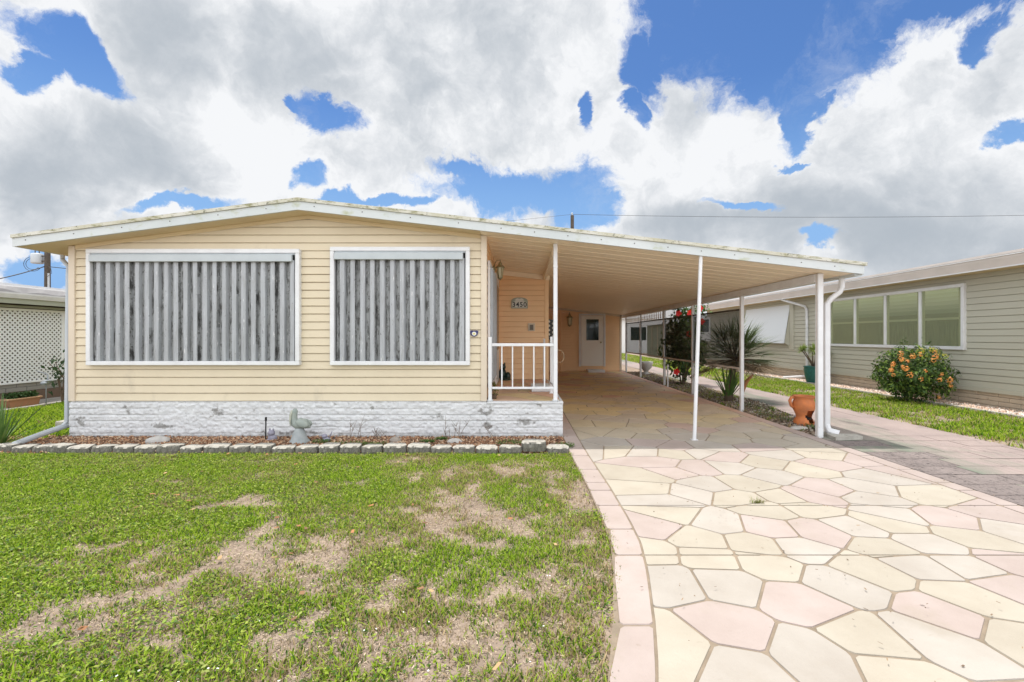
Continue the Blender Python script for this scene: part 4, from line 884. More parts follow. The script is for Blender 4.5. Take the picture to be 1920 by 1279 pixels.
# ================================================================== RIGHT NEIGHBOUR
XN = 8.95
nb_ = thing('neighbour_house', (XN+3, 15, 0), 'grey green sided house on the right with four pane side window', 'house')
siding(MB(), ffixx(XN, -1), 3.0, 22.5, .385, 2.72, .125).build('wall', M_GREY_SIDING, nb_)
t = MB(); t.box(XN+.015, XN+7, 3.0, 22.5, .33, 2.74); t.build('core_wall', M_GREY_SIDING, nb_)
t = MB(); t.cbox(XN-.03, XN+.02, 3.0, 22.5, .30, .385, .004); t.build('base_trim', M_GREY_SIDING, nb_)
bk = MB(); r = random.Random(4)
for j in range(4):
    y = 3.0-(.2 if j%2 else 0)
    while y < 22.5:
        bk.cbox(XN+.0+r.uniform(0,.006), XN+.2, y+.004, y+.396, -.02+j*.085+(.003 if j else 0), -.02+(j+1)*.085-.003, .006); y += .40
bk.build('foundation_blocks', M_TAN, nb_)
def xroof(m, x0, x1, y0, y1, z0, z1, s): m.add([(x0,y0,z0),(x1,y0,z0+s*(x1-x0)),(x1,y1,z0+s*(x1-x0)),(x0,y1,z0),(x0,y0,z1),(x1,y0,z1+s*(x1-x0)),(x1,y1,z1+s*(x1-x0)),(x0,y1,z1)], [(0,3,2,1),(4,5,6,7),(0,1,5,4),(1,2,6,5),(2,3,7,6),(3,0,4,7)])
t = MB(); xroof(t, 8.56, 12.6, 2.9, 23, 2.70, 2.83, .12); xroof(t, 12.6, 17, 2.9, 23, 2.70+.485, 2.83+.485, -.12); t.build('roof', M_ROOF, nb_)
t = MB(); t.box(8.60, XN+.01, 2.9, 23, 2.60, 2.615); t.build('soffit', M_SOFFIT, nb_)
t = MB(); t.prism([(8.50,2.60),(8.585,2.60),(8.585,2.80),(8.46,2.80),(8.46,2.75),(8.475,2.70)], (2.9,23), lambda p, q, w: (p, w, q)); t.build('gutter', M_NFASCIA, nb_)
t = MB(); t.box(8.440, 8.458, 2.9, 23, 2.785, 2.80); t.box(8.492, 8.505, 2.9, 23, 2.585, 2.605); t.build('gutter_lit_edge', M_WHITE, nb_); t = MB(); t.box(8.47, 8.56, 2.9, 23, 2.8005, 2.8095); t.build('gutter_shade_strip', M_POLE, nb_)  # dark strip painted as shade in the gap, white lip as its lit edge
t = MB(); t.prism([(8.50,2.81),(8.62,2.81),(8.62,2.87),(8.50,2.86)], (2.9,23), lambda p, q, w: (p, w, q)); t.build('drip_edge', M_NFASCIA, nb_)
wy0, wy1, wz0, wz1 = XN*FX/(1813-CX), XN*FX/(1558-CX), 1.10, 2.44
t = MB(); f = .07; t.cbox(XN-.07, XN, wy0, wy1, wz1-f, wz1, .005); t.cbox(XN-.07, XN, wy0, wy1, wz0, wz0+f, .005); t.cbox(XN-.069, XN, wy0, wy0+f, wz0+f+.001, wz1-f-.001, .005); t.cbox(XN-.069, XN, wy1-f, wy1, wz0+f+.001, wz1-f-.001, .005)
win = t.build('window', M_WHITE, nb_)
edges = [wy0+f] + [XN*FX/(p-CX) for p in (1730, 1664, 1607)] + [wy1-f]
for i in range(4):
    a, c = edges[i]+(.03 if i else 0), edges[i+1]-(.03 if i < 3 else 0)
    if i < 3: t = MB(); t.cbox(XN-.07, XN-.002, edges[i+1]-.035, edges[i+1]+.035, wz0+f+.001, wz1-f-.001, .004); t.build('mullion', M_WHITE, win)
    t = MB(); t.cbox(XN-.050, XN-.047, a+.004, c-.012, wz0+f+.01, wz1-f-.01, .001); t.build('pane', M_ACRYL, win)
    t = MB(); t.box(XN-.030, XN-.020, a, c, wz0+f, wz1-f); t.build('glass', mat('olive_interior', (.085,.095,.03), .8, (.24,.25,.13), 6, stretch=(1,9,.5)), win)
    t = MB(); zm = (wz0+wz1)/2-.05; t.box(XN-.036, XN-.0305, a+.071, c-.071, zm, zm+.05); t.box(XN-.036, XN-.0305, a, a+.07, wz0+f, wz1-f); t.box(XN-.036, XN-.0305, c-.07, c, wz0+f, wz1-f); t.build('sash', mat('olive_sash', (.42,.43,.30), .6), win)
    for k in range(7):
        t = MB(); t.box(XN-.033, XN-.0304, a+.072, c-.072, wz1-f-.085*(k+1)+.001, wz1-f-.085*k); q_ = (1-k/7.0)**1.3; t.build('light_falloff_strip', mat('graded_light_falloff', (.12+.80*q_, .13+.81*q_, .05+.78*q_), .7), win)  # added strips: light falling off down the panes, painted pale to dark
ay0, ay1 = XN*FX/(1482-CX), XN*FX/(1400-CX)
t = MB(); t.add([(XN-.02,ay0,2.42),(XN-.02,ay1,2.42),(XN-.20,ay1,1.16),(XN-.20,ay0,1.16),(XN-.0,ay0,2.45),(XN-.0,ay1,2.45),(XN-.23,ay1,1.15),(XN-.23,ay0,1.15)], [(0,1,2,3),(7,6,5,4),(0,4,5,1),(3,2,6,7),(0,3,7,4),(1,5,6,2)])
t.build('window_awning', mat('white_awning', (.72,.76,.79), .4), nb_)
t = MB(); t.add([(XN-.02,ay0-.02,2.42),(XN-.02,ay0-.02,1.05),(XN-.20,ay0-.02,1.16)], [(0,1,2)]); t.box(XN-.05,XN-.004,ay0-.25,ay0-.03,.95,2.45); t.build('awning_side', M_GREY_SIDING, nb_)
yd = XN*FX/(1516-CX)
t = MB(); t.tube([(8.55, yd+.9, 2.62), (8.60, yd+.5, 2.5), (8.86, yd+.05, 2.32), (8.90, yd, 2.2), (8.90, yd, .28), (8.85, yd, .14), (8.45, yd+.5, .06)], .04, 10); t.build('downspout', M_WHITE, nb_)
w2 = MB(); a, c = XN*FX/(1333-CX), XN*FX/(1308-CX); w2.cbox(XN-.05, XN-.001, a, c, 1.15, 2.3, .01); wo_ = w2.build('window', M_WHITE, nb_); w2 = MB(); w2.box(XN-.056, XN-.051, a+.12, c-.12, 1.6, 2.2); w2.build('glass', M_PANE, wo_)
# further structures seen past the carport
ob = thing('olive_shed', (9.8, 29, 0), 'distant olive panelled shed beyond the right neighbour house', 'shed')
t = MB(); t.box(8.9, 11.9, 25.0, 33, 0, 2.15); t.build('wall', M_OLD, ob)
t = MB(); xroof(t, 8.6, 12.2, 24.8, 33.2, 2.15, 2.35, .06); t.build('roof', M_WHITE, ob)
t = MB()
for k in range(6): t.box(8.87, 8.899, 25.2+k*1.3, 25.26+k*1.3, .05, 2.1)
t.build('battens', M_TAN, ob)
ob = thing('far_house', (9, 43, 0), 'distant white house with pale roof at the end of the path', 'house')
t = MB(); t.box(2, 16, 40, 47, 0, 2.9); t.build('wall', mat('far_white', (.70,.70,.68), .6), ob)
t = MB(); t.prism([(1.6,2.9),(16.4,2.9),(16.4,3.05),(9,4.3),(1.6,3.05)], (39.6,47.4), lambda p, q, w: (p, w, q)); t.build('roof', mat('far_roof', (.42,.42,.42), .7), ob)
for k in range(4): t = MB(); t.box(3+k*3.2, 4.3+k*3.2, 39.96, 39.99, 1.1, 2.2); t.build('window', M_PANE, ob)
# ================================================================== LEFT NEIGHBOUR
XK = -10.3
nl = thing('neighbour_cottage', (XK-3, 12, 0), 'low grey roofed house at the left edge behind a lattice screen', 'house')
t = MB(); t.box(XK-6, XK-.16, 3, 24, .0, 2.06); t.build('wall', mat('dark_brown_wall', (.09,.07,.045), .7, (.14,.11,.07), 4), nl)
t = MB(); t.box(XK-.02, XK+.12, 3, 24, 1.96, 2.0); t.box(-9.99, -9.93, 3, 24, 2.02, 2.12); t.build('eave_trim', mat('grey_green_trim', (.36,.38,.30), .6), nl)
t = MB(); t.prism([(-9.90,2.12),(-9.96,2.12),(-9.96,2.23),(-9.87,2.23),(-9.87,2.20)], (3,24), lambda p, q, w: (p, w, q)); t.build('gutter', M_WHITE, nl)
n = 200; vs = []
for k in range(n+1):
    y = 3+21*k/n; w = .02*math.sin(k*.9)+.015*math.sin(k*.37); vs += [(-9.99, y, 2.27+w), (-10.05, y, 2.36), (-12.6, y, 2.62+.02*math.sin(k*2.4)), (-9.99, y, 2.20)]
t = MB(); t.add(vs, [f_ for k in range(n) for f_ in ((k*4,k*4+4,k*4+5,k*4+1),(k*4+1,k*4+5,k*4+6,k*4+2),(k*4+3,k*4+7,k*4+4,k*4))]); t.build('roof', mat('grey_roof', (.34,.33,.33), .6, (.27,.26,.26), 3), nl)
t = MB(); t.box(-12.66,-12.54,3,24,2.60,2.68); t.build('ridge_cap', M_WHITE, nl)
t = MB()
for i in range(2):
    y = 3-(.2 if i else 0)
    while y < 24: t.cbox(XK-.14, XK-.005, y+.006, y+.394, .24+i*.09, .325+i*.09, .004); y += .4
t.build('foundation_blocks', mat('grey_block', (.30,.29,.26), .8), nl)
t = MB(); t.box(XK-.14, XK+.02, 3, 24, -.02, .235); t.build('plinth', mat('brown_plinth', (.16,.11,.08), .8), nl)
lt = thing('lattice_screen', (XK, 12, .41), 'white diagonal lattice screen panel on the left neighbour house', 'lattice')
m = MB(); z0, z1, w, pit = .44, 1.90, .022, .095
y = 7.0-1.46
def strip(m, ya, za, yb, zb, x, t=.006, w=.0165):
    L_ = math.hypot(yb-ya, zb-za); ny, nz = -(zb-za)/L_*w, (yb-ya)/L_*w
    w = w*1.0
    m.add([(x,ya-ny,za-nz),(x,yb-ny,zb-nz),(x,yb+ny,zb+nz),(x,ya+ny,za+nz),(x+t,ya-ny,za-nz),(x+t,yb-ny,zb-nz),(x+t,yb+ny,zb+nz),(x+t,ya+ny,za+nz)], [(0,3,2,1),(4,5,6,7),(0,1,5,4),(1,2,6,5),(2,3,7,6),(3,0,4,7)])
yy0, yy1 = 7.0, 15.0
while y < yy1:
    a = max(y, yy0); c = min(y+1.46, yy1)
    if c > a: strip(m, a, z0+(a-y), c, z0+(c-y), XK+.010); strip(m, a, z1-(a-y), c, z1-(c-y), XK+.018)
    y += pit
m.build('lattice_strips', M_LATT, lt)
m = MB(); m.cbox(XK+.005, XK+.03, yy0, yy1, .405, .445, .004); m.cbox(XK+.005, XK+.03, yy0, yy1, 1.895, 1.945, .004); m.build('frame_rail', M_LATT, lt)
yp = XK*FX/(118-CX); m = MB(); m.cbox(XK+.004, XK+.034, yp-.05, yp+.05, .446, 1.894, .004); m.build('frame_post', M_LATT, lt)
cw = MB(); cw.box(XK+.02, -9.40, 4, 22, -.02, .03); struct(cw.build('side_walk', mat('grey_concrete', (.36,.34,.31), .9, (.28,.26,.23), 3)))
# trough planter and dry-stemmed ornament by the lattice, concrete slab on grass
tp = thing('planter', (-9.6, 8.75, .03), 'long terracotta trough planter standing in front of the lattice screen', 'planter')
m = MB(); m.prism([(-.25,.0),(.25,.0),(.30,.15),(-.30,.15)], (-.10,.10), lambda p, q, w: (-9.65+w, 9.05+p, .031+q)); m.build('trough', mat('dull_terracotta', (.34,.17,.09), .8), tp)
m = MB(); m.cbox(-9.765, -9.535, 8.73, 9.37, .165, .19, .004); m.build('rim', mat('pale_terracotta', (.46,.28,.16), .8), tp)
p = rng.uniform(-1,1,(700,3))*[.09,.26,.06]+[-9.65,9.05,.23]; leafcloud('foliage', p, rng.normal(size=(700,3)), .03, (.05,.10,.03), tp)
m = MB(); m.ell((-9.3,9.2,.47),(.05,.07,.045)); m.ell((-9.27,9.12,.46),(.06,.04,.035)); m.tube([(-9.32,9.25,.46),(-9.42,9.35,.62),(-9.5,9.2,.70)], [.02,.012,.008], 6); m.tube([(-9.3,9.2,.52),(-9.3,9.2,.01)], .008, 6)
m.ell((-9.27,9.2,.50),(.03,.08,.02)); tag(m.build('bird_ornament', mat('pale_grey_blue', (.26,.29,.32), .6), None, True), 'pale grey bird ornament on a thin stake before the lattice screen', 'ornament')
m = MB(); m.cbox(-6.95, -6.35, 7.0, 7.5, .0, .10, .01); tag(m.build('concrete_slab', M_EDGE), 'small raised concrete slab on the grass at the left house corner', 'slab')
sh_ = thing('leafy_shrub', (-8.7, 9.6, 0), 'thin leafy shrub growing against the right end of the lattice screen', 'shrub')
m = MB(); cx0, cy0 = X(122,9.6)-.05, 9.6
for k in range(5): m.tube([(cx0, cy0, 0), (cx0+random.uniform(-.1,.1), cy0, .5), (cx0+random.uniform(-.2,.2), cy0+random.uniform(-.2,.2), .85)], [.014,.01,.006], 6)
m.build('stem', M_BARK, sh_); p = rng.normal(size=(130,3))*[.08,.12,.20]+[cx0-.02,cy0,.62]; leafcloud('foliage', p, rng.normal(size=(130,3)), .045, (.04,.08,.03), sh_)
# ================================================================== GARDEN THINGS IN THE FRONT BED
# pelican
px0, py0 = X(562,5.98), 5.98
pe = thing('pelican_statue', (px0, py0, 0), 'grey concrete pelican statue on a rounded base in the front bed', 'statue')
m = MB(); m.lathe([(.125,0),(.128,.03),(.115,.045),(.10,.06),(.085,.11),(.065,.165),(.05,.20)], px0-.005, py0, 20); m.build('base', mat('base_concrete', (.36,.38,.38), .85, (.28,.31,.31), 14, bump=.4, bscale=80), pe, True)
def skinned(name, verts, edges, radii, mt, parent, sub=2):
    me = bpy.data.meshes.new(name); o3 = Vector(parent.location) if parent else Vector(); me.from_pydata([tuple(Vector(v)-o3) for v in verts], edges, []); o = bpy.data.objects.new(name, me); COL.objects.link(o)
    sk = o.modifiers.new('s', 'SKIN'); 
    for i, r_ in enumerate(radii): me.skin_vertices[0].data[i].radius = (r_ if isinstance(r_, tuple) else (r_, r_))
    me.skin_vertices[0].data[0].use_root = True; sb = o.modifiers.new('b', 'SUBSURF'); sb.levels = sub; sb.render_levels = sub
    dg = bpy.context.evaluated_depsgraph_get(); m2 = bpy.data.meshes.new_from_object(o.evaluated_get(dg)); o.modifiers.clear(); o.data = m2; m2.materials.clear(); m2.materials.append(mt)
    m2.polygons.foreach_set('use_smooth', [True]*len(m2.polygons)); o.parent = parent; return o
q = lambda a, z, w=0: (px0+a, py0+w, z)
m = MB(); pth = [(.135,.205),(.10,.225),(.06,.250),(.01,.262),(-.035,.250),(-.062,.262),(-.072,.300),(-.070,.345),(-.064,.385),(-.062,.412),(-.070,.432),(-.082,.438)]; prr = [.010,.035,.060,.072,.064,.052,.042,.037,.034,.038,.031,.012]
nn = 18; vs = []; fs = []
for i, (a_, z_) in enumerate(pth):
    t = Vector((pth[min(i+1,11)][0]-pth[max(i-1,0)][0], 0, pth[min(i+1,11)][1]-pth[max(i-1,0)][1])).normalized(); up_ = Vector((-t.z, 0, t.x))
    for k in range(nn):
        w = 2*math.pi*k/nn; vs.append(Vector(q(a_, z_))+up_*math.sin(w)*prr[i]+Vector((0,1,0))*math.cos(w)*prr[i]*.95)
for i in range(11):
    for k in range(nn): q2=(k+1)%nn; fs.append((i*nn+k,i*nn+q2,(i+1)*nn+q2,(i+1)*nn+k))
fs += [tuple(range(nn)), tuple(range(12*nn-1, 11*nn-1, -1))]; m.add(vs, fs); m.build('body', M_STATUE, pe, True)
m = MB(); m.tube([q(-.086,.428,-.012), q(-.103,.37,-.03), q(-.102,.30,-.045), q(-.090,.235,-.060)], [.017,.016,.012,.004], 8); m.build('bill', mat('bill_tone', (.44,.44,.36), .85, (.34,.36,.30), 20), pe, True)
for sgn in (-1, 1): m = MB(); m.ell(q(.055,.262,sgn*.058), (.085,.022,.046), 14, 9, 0, .30); m.build('wing', M_STATUE, pe, True)
m = MB(); x = X(498,6.12); m.tube([(x,6.12,0),(x+.004,6.12,.27)], .009, 8); m.tube([(x+.004,6.12,.265),(x+.005,6.12,.315)], .014, 8); tag(m.build('garden_stake', M_BLACK), 'thin black garden stake standing before the white skirt', 'stake')
def figurine(px_, py_, lab, s, kind):
    y = FX*CH/(py_-CY); x = X(px_, y); m = MB()
    if kind: m.ell((x,y,.035*s),(.055*s,.04*s,.04*s)); m.ell((x-.02*s,y-.01,.085*s),(.035*s,.03*s,.03*s)); m.tube([(x+.03*s,y,.05*s),(x+.06*s,y,.11*s),(x+.075*s,y,.15*s)],[.012*s,.008*s,.004*s],6); m.ell((x-.05*s,y,.09*s),(.02*s,.015*s,.012*s))
    else: m.ell((x,y,.045*s),(.06*s,.045*s,.05*s)); m.ell((x-.008,y-.01,.115*s),(.045*s,.04*s,.04*s)); m.ell((x-.03*s,y-.01,.155*s),(.012*s,.01*s,.02*s)); m.ell((x+.015*s,y-.01,.155*s),(.012*s,.01*s,.02*s)); m.ell((x-.04*s,y-.03,.02*s),(.03*s,.025*s,.02*s))
    tag(m.build('garden_figurine', mat('purple_grey', (.30,.29,.35), .8, (.22,.21,.26), 20), None, True), lab, 'figurine')
figurine(511, 828, 'small purple grey animal figurine between the black stake and the pelican', 1.0, 0)
figurine(612, 830, 'small purple grey bird figurine just right of the pelican statue', 1.0, 1)
def rock(px_, py_, r_, lab, mt=M_ROCK, nm='rock'):
    y = FX*CH/(py_-CY); x = X(px_, y); m = MB(); m.ell((x,y,r_[2]*.5), r_, 12, 8, random.uniform(0,.6), 0, .08); tag(m.build(nm, mt, None, True), lab, 'rock')
rock(296, 832, (.14,.09,.065), 'pale flat stone on the mulch below the wider window')
rock(741, 831, (.075,.06,.055), 'round brownish rock on the mulch right of the green creeper', mat('brown_rock', (.36,.31,.26), .9, (.25,.22,.19), 14, bump=.5))
rock(853, 833, (.10,.06,.05), 'jagged pale rock on the mulch below the narrower window')
# bare twigs
for (px_, sp, lab) in ((690, .30, 'bare twiggy plant against the white skirt right of the green creeper'), (880, .34, 'bare twiggy plant against the white skirt near the porch corner')):
    m = MB(); r = random.Random(px_)
    for k in range(9):
        x = X(px_,6.15)+r.uniform(-sp,sp); dx_ = r.uniform(-.16,.16); hh = r.uniform(.12,.36); m.tube([(x,6.15,0),(x+dx_*.4,6.17,hh*.5),(x+dx_,6.2,hh)],[.004,.003,.0015],5)
        for q_ in range(2): t0 = r.uniform(.4,.8); m.tube([(x+dx_*t0,6.17,hh*t0),(x+dx_*t0+r.uniform(-.08,.08),6.18,hh*t0+r.uniform(.04,.1))],[.0025,.001],4)
    tag(m.build('twig', M_BARK), lab, 'plant')
# yucca at left edge
yu = thing('yucca', (-6.42, 5.78, 0), 'spiky green yucca at the left end of the front bed', 'plant')
def spike(m, base, tip, w, sag=.1, n=7):
    base, tip = Vector(base), Vector(tip); d = tip-base; side = d.cross(Vector((0,0,1))).normalized()*w; vs = []
    for i in range(n):
        t = i/(n-1); p = base+d*t-Vector((0,0,sag*d.length*t*t)); ww = (1-t)**.7*(.6+1.6*t*(1-t)); fold = Vector((0,0,w*.5*ww)); vs += [p-side*ww+fold, p, p+side*ww+fold]
    m.add(vs, [(i*3+k, i*3+k+1, i*3+k+4, i*3+k+3) for i in range(n-1) for k in range(2)])
M_BLADE = mat('blade_green', (.06,.13,.03), .45, (.13,.22,.05), 8, trans=.15)
m = MB(); r = random.Random(2)
for k in range(46):
    a = r.uniform(0, 2*math.pi); e = r.uniform(.35,1.4); l = r.uniform(.45,.75); spike(m, (-6.42+.03*math.cos(a), 5.78+.03*math.sin(a), .02), (-6.42+l*math.cos(e)*math.cos(a), 5.78+l*math.cos(e)*math.sin(a), .05+l*math.sin(e)), .014, .12)
for tx, tz, ty in ((X(105,5.95),Z(741,5.95),5.95),(X(95,5.9),Z(748,5.9),5.9),(X(60,5.9),Z(755,5.9),5.9)): spike(m, (-6.4,5.8,.03), (tx,ty,tz+.05), .018, .06)
m.build('leaves', M_BLADE, yu)
# ================================================================== GARDEN THINGS BESIDE THE CARPORT
# broken two handled pot
tx, ty = X(1507,7.25), 7.25
tp = thing('terracotta_jar', (tx, ty, 0), 'broken orange terracotta jar with two handles beside the first carport post', 'pot')
n = 36; prof = [(.13,.0),(.145,.05),(.125,.095),(.105,.125),(.115,.17),(.145,.24),(.160,.31),(.150,.36),(.135,.39),(.135,.42),(.155,.445),(.158,.455),(.14,.45),(.12,.42),(.14,.33),(.13,.24),(.10,.17)]
vs = []; fs = []
for i, (r_, z_) in enumerate(prof):
    for k in range(n): w = 2*math.pi*k/n; vs.append((tx+r_*math.cos(w), ty+r_*math.sin(w), z_))
def hole(i, k):   # broken opening low on the right front side
    w = 2*math.pi*(k+.5)/n; z_ = (prof[i][1]+prof[i+1][1])/2; dw_ = (w-5.1); return (i < 6 or i > 12) and abs(dw_) < .62*(1-((z_-.17)/.11)**2 if abs(z_-.17) < .11 else 0)**.5*1.1 + 0 and abs(z_-.17) < .10
for i in range(len(prof)-1):
    for k in range(n):
        if not hole(i, k): q_=(k+1)%n; fs.append((i*n+k,i*n+q_,(i+1)*n+q_,(i+1)*n+k))
MB().add(vs, fs).build('body', M_TERRA, tp, True)
MB().lathe([(.11,.105),(.02,.16)], tx, ty, 20).build('soil', M_BLACK, tp)
for s_ in (-1, 1):
    m = MB(); m.tube([(tx+s_*.13,ty,.42),(tx+s_*.19,ty,.43),(tx+s_*.215,ty,.38),(tx+s_*.195,ty,.30),(tx+s_*.155,ty,.27)], [.022,.024,.024,.022,.02], 10); m.build('handle', M_TERRA, tp, True)
m = MB(); m.ell((tx-.28, ty-.35, .02), (.14,.10,.03), 12, 8, .3, 0, .07); m.ell((tx+.02, ty-.5, .02), (.12,.10,.035), 12, 8, .8, 0, .07); tag(m.build('stepping_stone', M_ROCK, None, True), 'flat grey stones beside the base of the terracotta jar', 'stone')
# pot on far wall with spiky plant
tx, ty = X(1522,13.7), 13.6
pt = thing('potted_plant', (tx, ty, 0), 'tall teal glazed pot with a spiky green plant by the grey neighbour wall', 'potted plant')
m = MB(); m.lathe([(.16,0),(.19,.05),(.24,.25),(.26,.40),(.255,.47),(.27,.50),(.275,.52),(.245,.52),(.23,.47)], tx, ty, 24); m.build('pot', M_TEAL, pt, True)
m = MB(); tips = []; r = random.Random(13)
for k in range(6):
    a = k*1.05+.3; e_ = (tx+.34*math.cos(a), ty+.2*math.sin(a), .82+r.uniform(0,.2)); m.tube([(tx,ty,.46),(tx+.08*math.cos(a),ty+.08*math.sin(a),.62),e_],[.03,.02,.012],7); tips.append(e_)
tips.append((tx,ty,1.0)); m.build('stem', M_BARK, pt, True)
m = MB()
for tpt in tips:
    for k in range(34):
        a = r.uniform(0,2*math.pi); e = r.uniform(-.3,1.3); l = r.uniform(.16,.27); spike(m, tpt, (tpt[0]+l*math.cos(e)*math.cos(a), tpt[1]+l*math.cos(e)*math.sin(a), tpt[2]+l*math.sin(e)), .022, .1, 5)
m.build('leaves', mat('yellow_green_blade', (.16,.24,.05), .5, (.26,.30,.08), 9, trans=.25), pt)
# flowering round bush
def bush(name, c, r_, n, size, col, lab, cat, trunk=True, lump=.22, inner=.45):
    root = thing(name, (c[0], c[1], 0), lab, cat); d = rng.normal(size=(n,3)); d /= np.linalg.norm(d, axis=1)[:,None]
    az = np.arctan2(d[:,1], d[:,0]); f_ = 1+lump*(fbm(az*1.3+5, d[:,2]*2.2+3, 1.6, 4, 3)-.5)*2.2; rad = (inner+(1-inner)*rng.random(n)**.45)*f_
    P = d*rad[:,None]*np.array(r_)+np.array(c); k = P[:,2] > .04; P, d = P[k], d[k]; N_ = d.copy(); N_[:,2] += .5
    tone = np.where((rng.random(len(P)) < .25)[:,None], np.array(col)*np.array([3.2,2.4,2.0]), np.array(col)); leafcloud('foliage', P, N_, size, tone, root)
    m = MB(); r = random.Random(int(abs(c[0])*99))
    for k in range(9):
        a = r.uniform(0,6.28); m.tube([(c[0]+.04*math.cos(a),c[1]+.04*math.sin(a),0),(c[0]+r_[0]*.4*math.cos(a),c[1]+r_[1]*.4*math.sin(a),c[2]*.7),(c[0]+r_[0]*.75*math.cos(a),c[1]+r_[1]*.75*math.sin(a),c[2]+r_[2]*r.uniform(-.1,.6))],[.022,.014,.005],6)
    m.build('stem', M_BARK, root); return root, P, d
bc = (8.10, 9.75, .60)
ix, P, d = bush('flowering_bush', bc, (.62,.60,.57), 6800, .036, (.05,.10,.02), 'round green bush covered in orange flowers before the grey neighbour wall', 'bush', lump=.5)
def flowers(root, pts, rad, mt, npet, s, nm='flower'):
    for p_ in pts:
        m = MB(); P_l = []
        for k in range(npet):
            dv = Vector(rng.normal(size=3)); dv.normalize(); 
            if dv.y > .3: dv.y *= -1
            c = Vector(p_)+dv*rad*random.uniform(.6,1); u = dv.cross(Vector((random.random(),random.random(),random.random()))).normalized(); v = dv.cross(u)
            m.add([c-u*s, c-v*s*.7+dv*s*.3, c+u*s, c+v*s*.7+dv*s*.3], [(0,1,2,3)])
        m.build(nm, mt, root)
outer = []
for px_, py_ in [(1694,655),(1668,675),(1703,677),(1695,688),(1698,691),(1720,695),(1677,696),(1674,693),(1701,703),(1714,710),(1746,700),(1743,710),(1765,711),(1769,722),(1760,745),(1724,664),(1745,668),(1686,682),(1650,675),(1737,675),(1699,673),(1752,660),(1686,704),(1665,690),(1712,668)]:
    u_ = (X(px_, 9.3)-bc[0])/.66; v_ = (Z(py_, 9.3)-bc[2])/.62; k_ = min(1, .93/max(.01, math.hypot(u_, v_))); u_ *= k_; v_ *= k_; w_ = (1-u_*u_-v_*v_)**.5; outer.append((bc[0]+.67*u_, bc[1]-.66*w_-.02, max(.08, bc[2]+.62*v_)))
flowers(ix, outer[::4], .065, M_PETO, 30, .018); flowers(ix, outer[2::4]+outer[1:6:2], .042, M_PETO, 18, .015); flowers(ix, [o for i, o in enumerate(outer) if i%2 and i > 5], .05, M_PETO, 20, .015)
flowers(ix, [(bc[0]+.62*a_, bc[1]-.4, bc[2]+.57*b_) for a_, b_ in ((-.2,.85),(.3,.8),(.55,.65),(.15,.9),(-.05,.6),(.4,.5))], .07, M_PETY, 18, .02, 'new_leaves')
# hibiscus behind the screen
hc = (X(1266,13.2)+.2, 13.2, 1.12)
hb, P, d = bush('hibiscus_bush', hc, (.58,.75,1.0), 2300, .060, (.045,.085,.025), 'tall dark hibiscus bush with red flowers behind the carport screen', 'bush', lump=.35, inner=.3)
for px_, py_ in ((1272,588),(1293,587),(1312,578),(1292,626),(1268,697),(1315,603)):
    dist_ = 12.75 if py_ > 620 else 12.9; p0 = Vector((X(px_,dist_), dist_, Z(py_,dist_))); m = MB()
    for k in range(5):
        a = k*2*math.pi/5; u = Vector((math.cos(a),-.25,math.sin(a))); v = Vector((-math.sin(a),0,math.cos(a))); s = .10
        m.add([p0, p0+u*s*.55-v*s*.45, p0+u*s, p0+u*s*.55+v*s*.45], [(0,1,2,3)])
    m.tube([p0, p0+Vector((.01,-.09,-.01))], [.006,.004], 5); m.build('flower', M_PETR, hb)
m = MB(); 
for k, (a_, b_) in enumerate(((-.15,2.15),(.25,2.2),(.5,2.2),(-.45,1.3))): m.tube([(hc[0],hc[1],1.0),(hc[0]+a_*.5,hc[1],1.6 if b_ > 2 else 1.2),(hc[0]+a_,hc[1]-.1,b_)],[.012,.009,.005],6)
m.build('stem', M_BARK, hb)
P = np.concatenate([np.array([[hc[0]+a_, hc[1]-.1, b_]])+rng.normal(size=(90,3))*[.10,.10,.10] for a_, b_ in ((-.15,2.1),(.25,2.12),(.5,2.15),(.1,2.02))]); leafcloud('foliage', P, rng.normal(size=(len(P),3)), .05, (.07,.14,.03), hb)
# fan palm
fx_, fy_ = X(1378,9.9), 9.9
fp = thing('fan_palm', (fx_, fy_, 0), 'bushy fan palm with spiky dark fronds between two carport posts', 'palm')
m = MB(); m.tube([(fx_-.14,fy_,0),(fx_-.12,fy_,.3),(fx_,fy_,.85)], [.09,.08,.06], 10); m.build('trunk', M_BARK, fp, True)
st_ = MB(); lv = MB(); lv2 = MB(); r = random.Random(6); hub = Vector((fx_+.0, fy_, .88))
for k in range(78):
    a = r.uniform(0,2*math.pi); e = math.asin(min(1, max(-.35, r.uniform(-.45,1.0)))); l = r.uniform(.32,.62); dv = Vector((math.cos(e)*math.cos(a), math.cos(e)*math.sin(a), math.sin(e))); 
    if dv.x < -.3: dv.x *= .75; dv.normalize()
    end = hub+dv*l; st_.tube([hub, hub+dv*l*.5+Vector((0,0,.02)), end], [.010,.008,.006], 5)
    side = dv.cross(Vector((0,0,1))).normalized(); upv = side.cross(dv)
    tgt = lv2 if e < -.1 else lv
    for j in range(19):
        w = (j-9)/9*1.45; dd_ = (dv*math.cos(w)+side*math.sin(w)+upv*r.uniform(-.12,.18)).normalized(); L_ = r.uniform(.40,.60)*(1-.15*abs(w)); spike(tgt, end, end+dd_*L_, .010, .14, 5)
st_.build('frond_stem', M_BARK, fp); lv.build('fronds', mat('palm_green', (.07,.11,.035), .4, (.13,.18,.06), 9, trans=.15), fp); lv2.build('dead_fronds', mat('palm_brown', (.26,.19,.11), .8), fp)
lo = MB()
for k in range(64): a = r.uniform(0,6.28); e = r.uniform(.85,1.5); l = r.uniform(.5,1.0); spike(lo, (fx_-.14,fy_,.02), (fx_-.14+l*math.cos(e)*math.cos(a), fy_+l*math.cos(e)*math.sin(a), l*math.sin(e)), .026, .05)
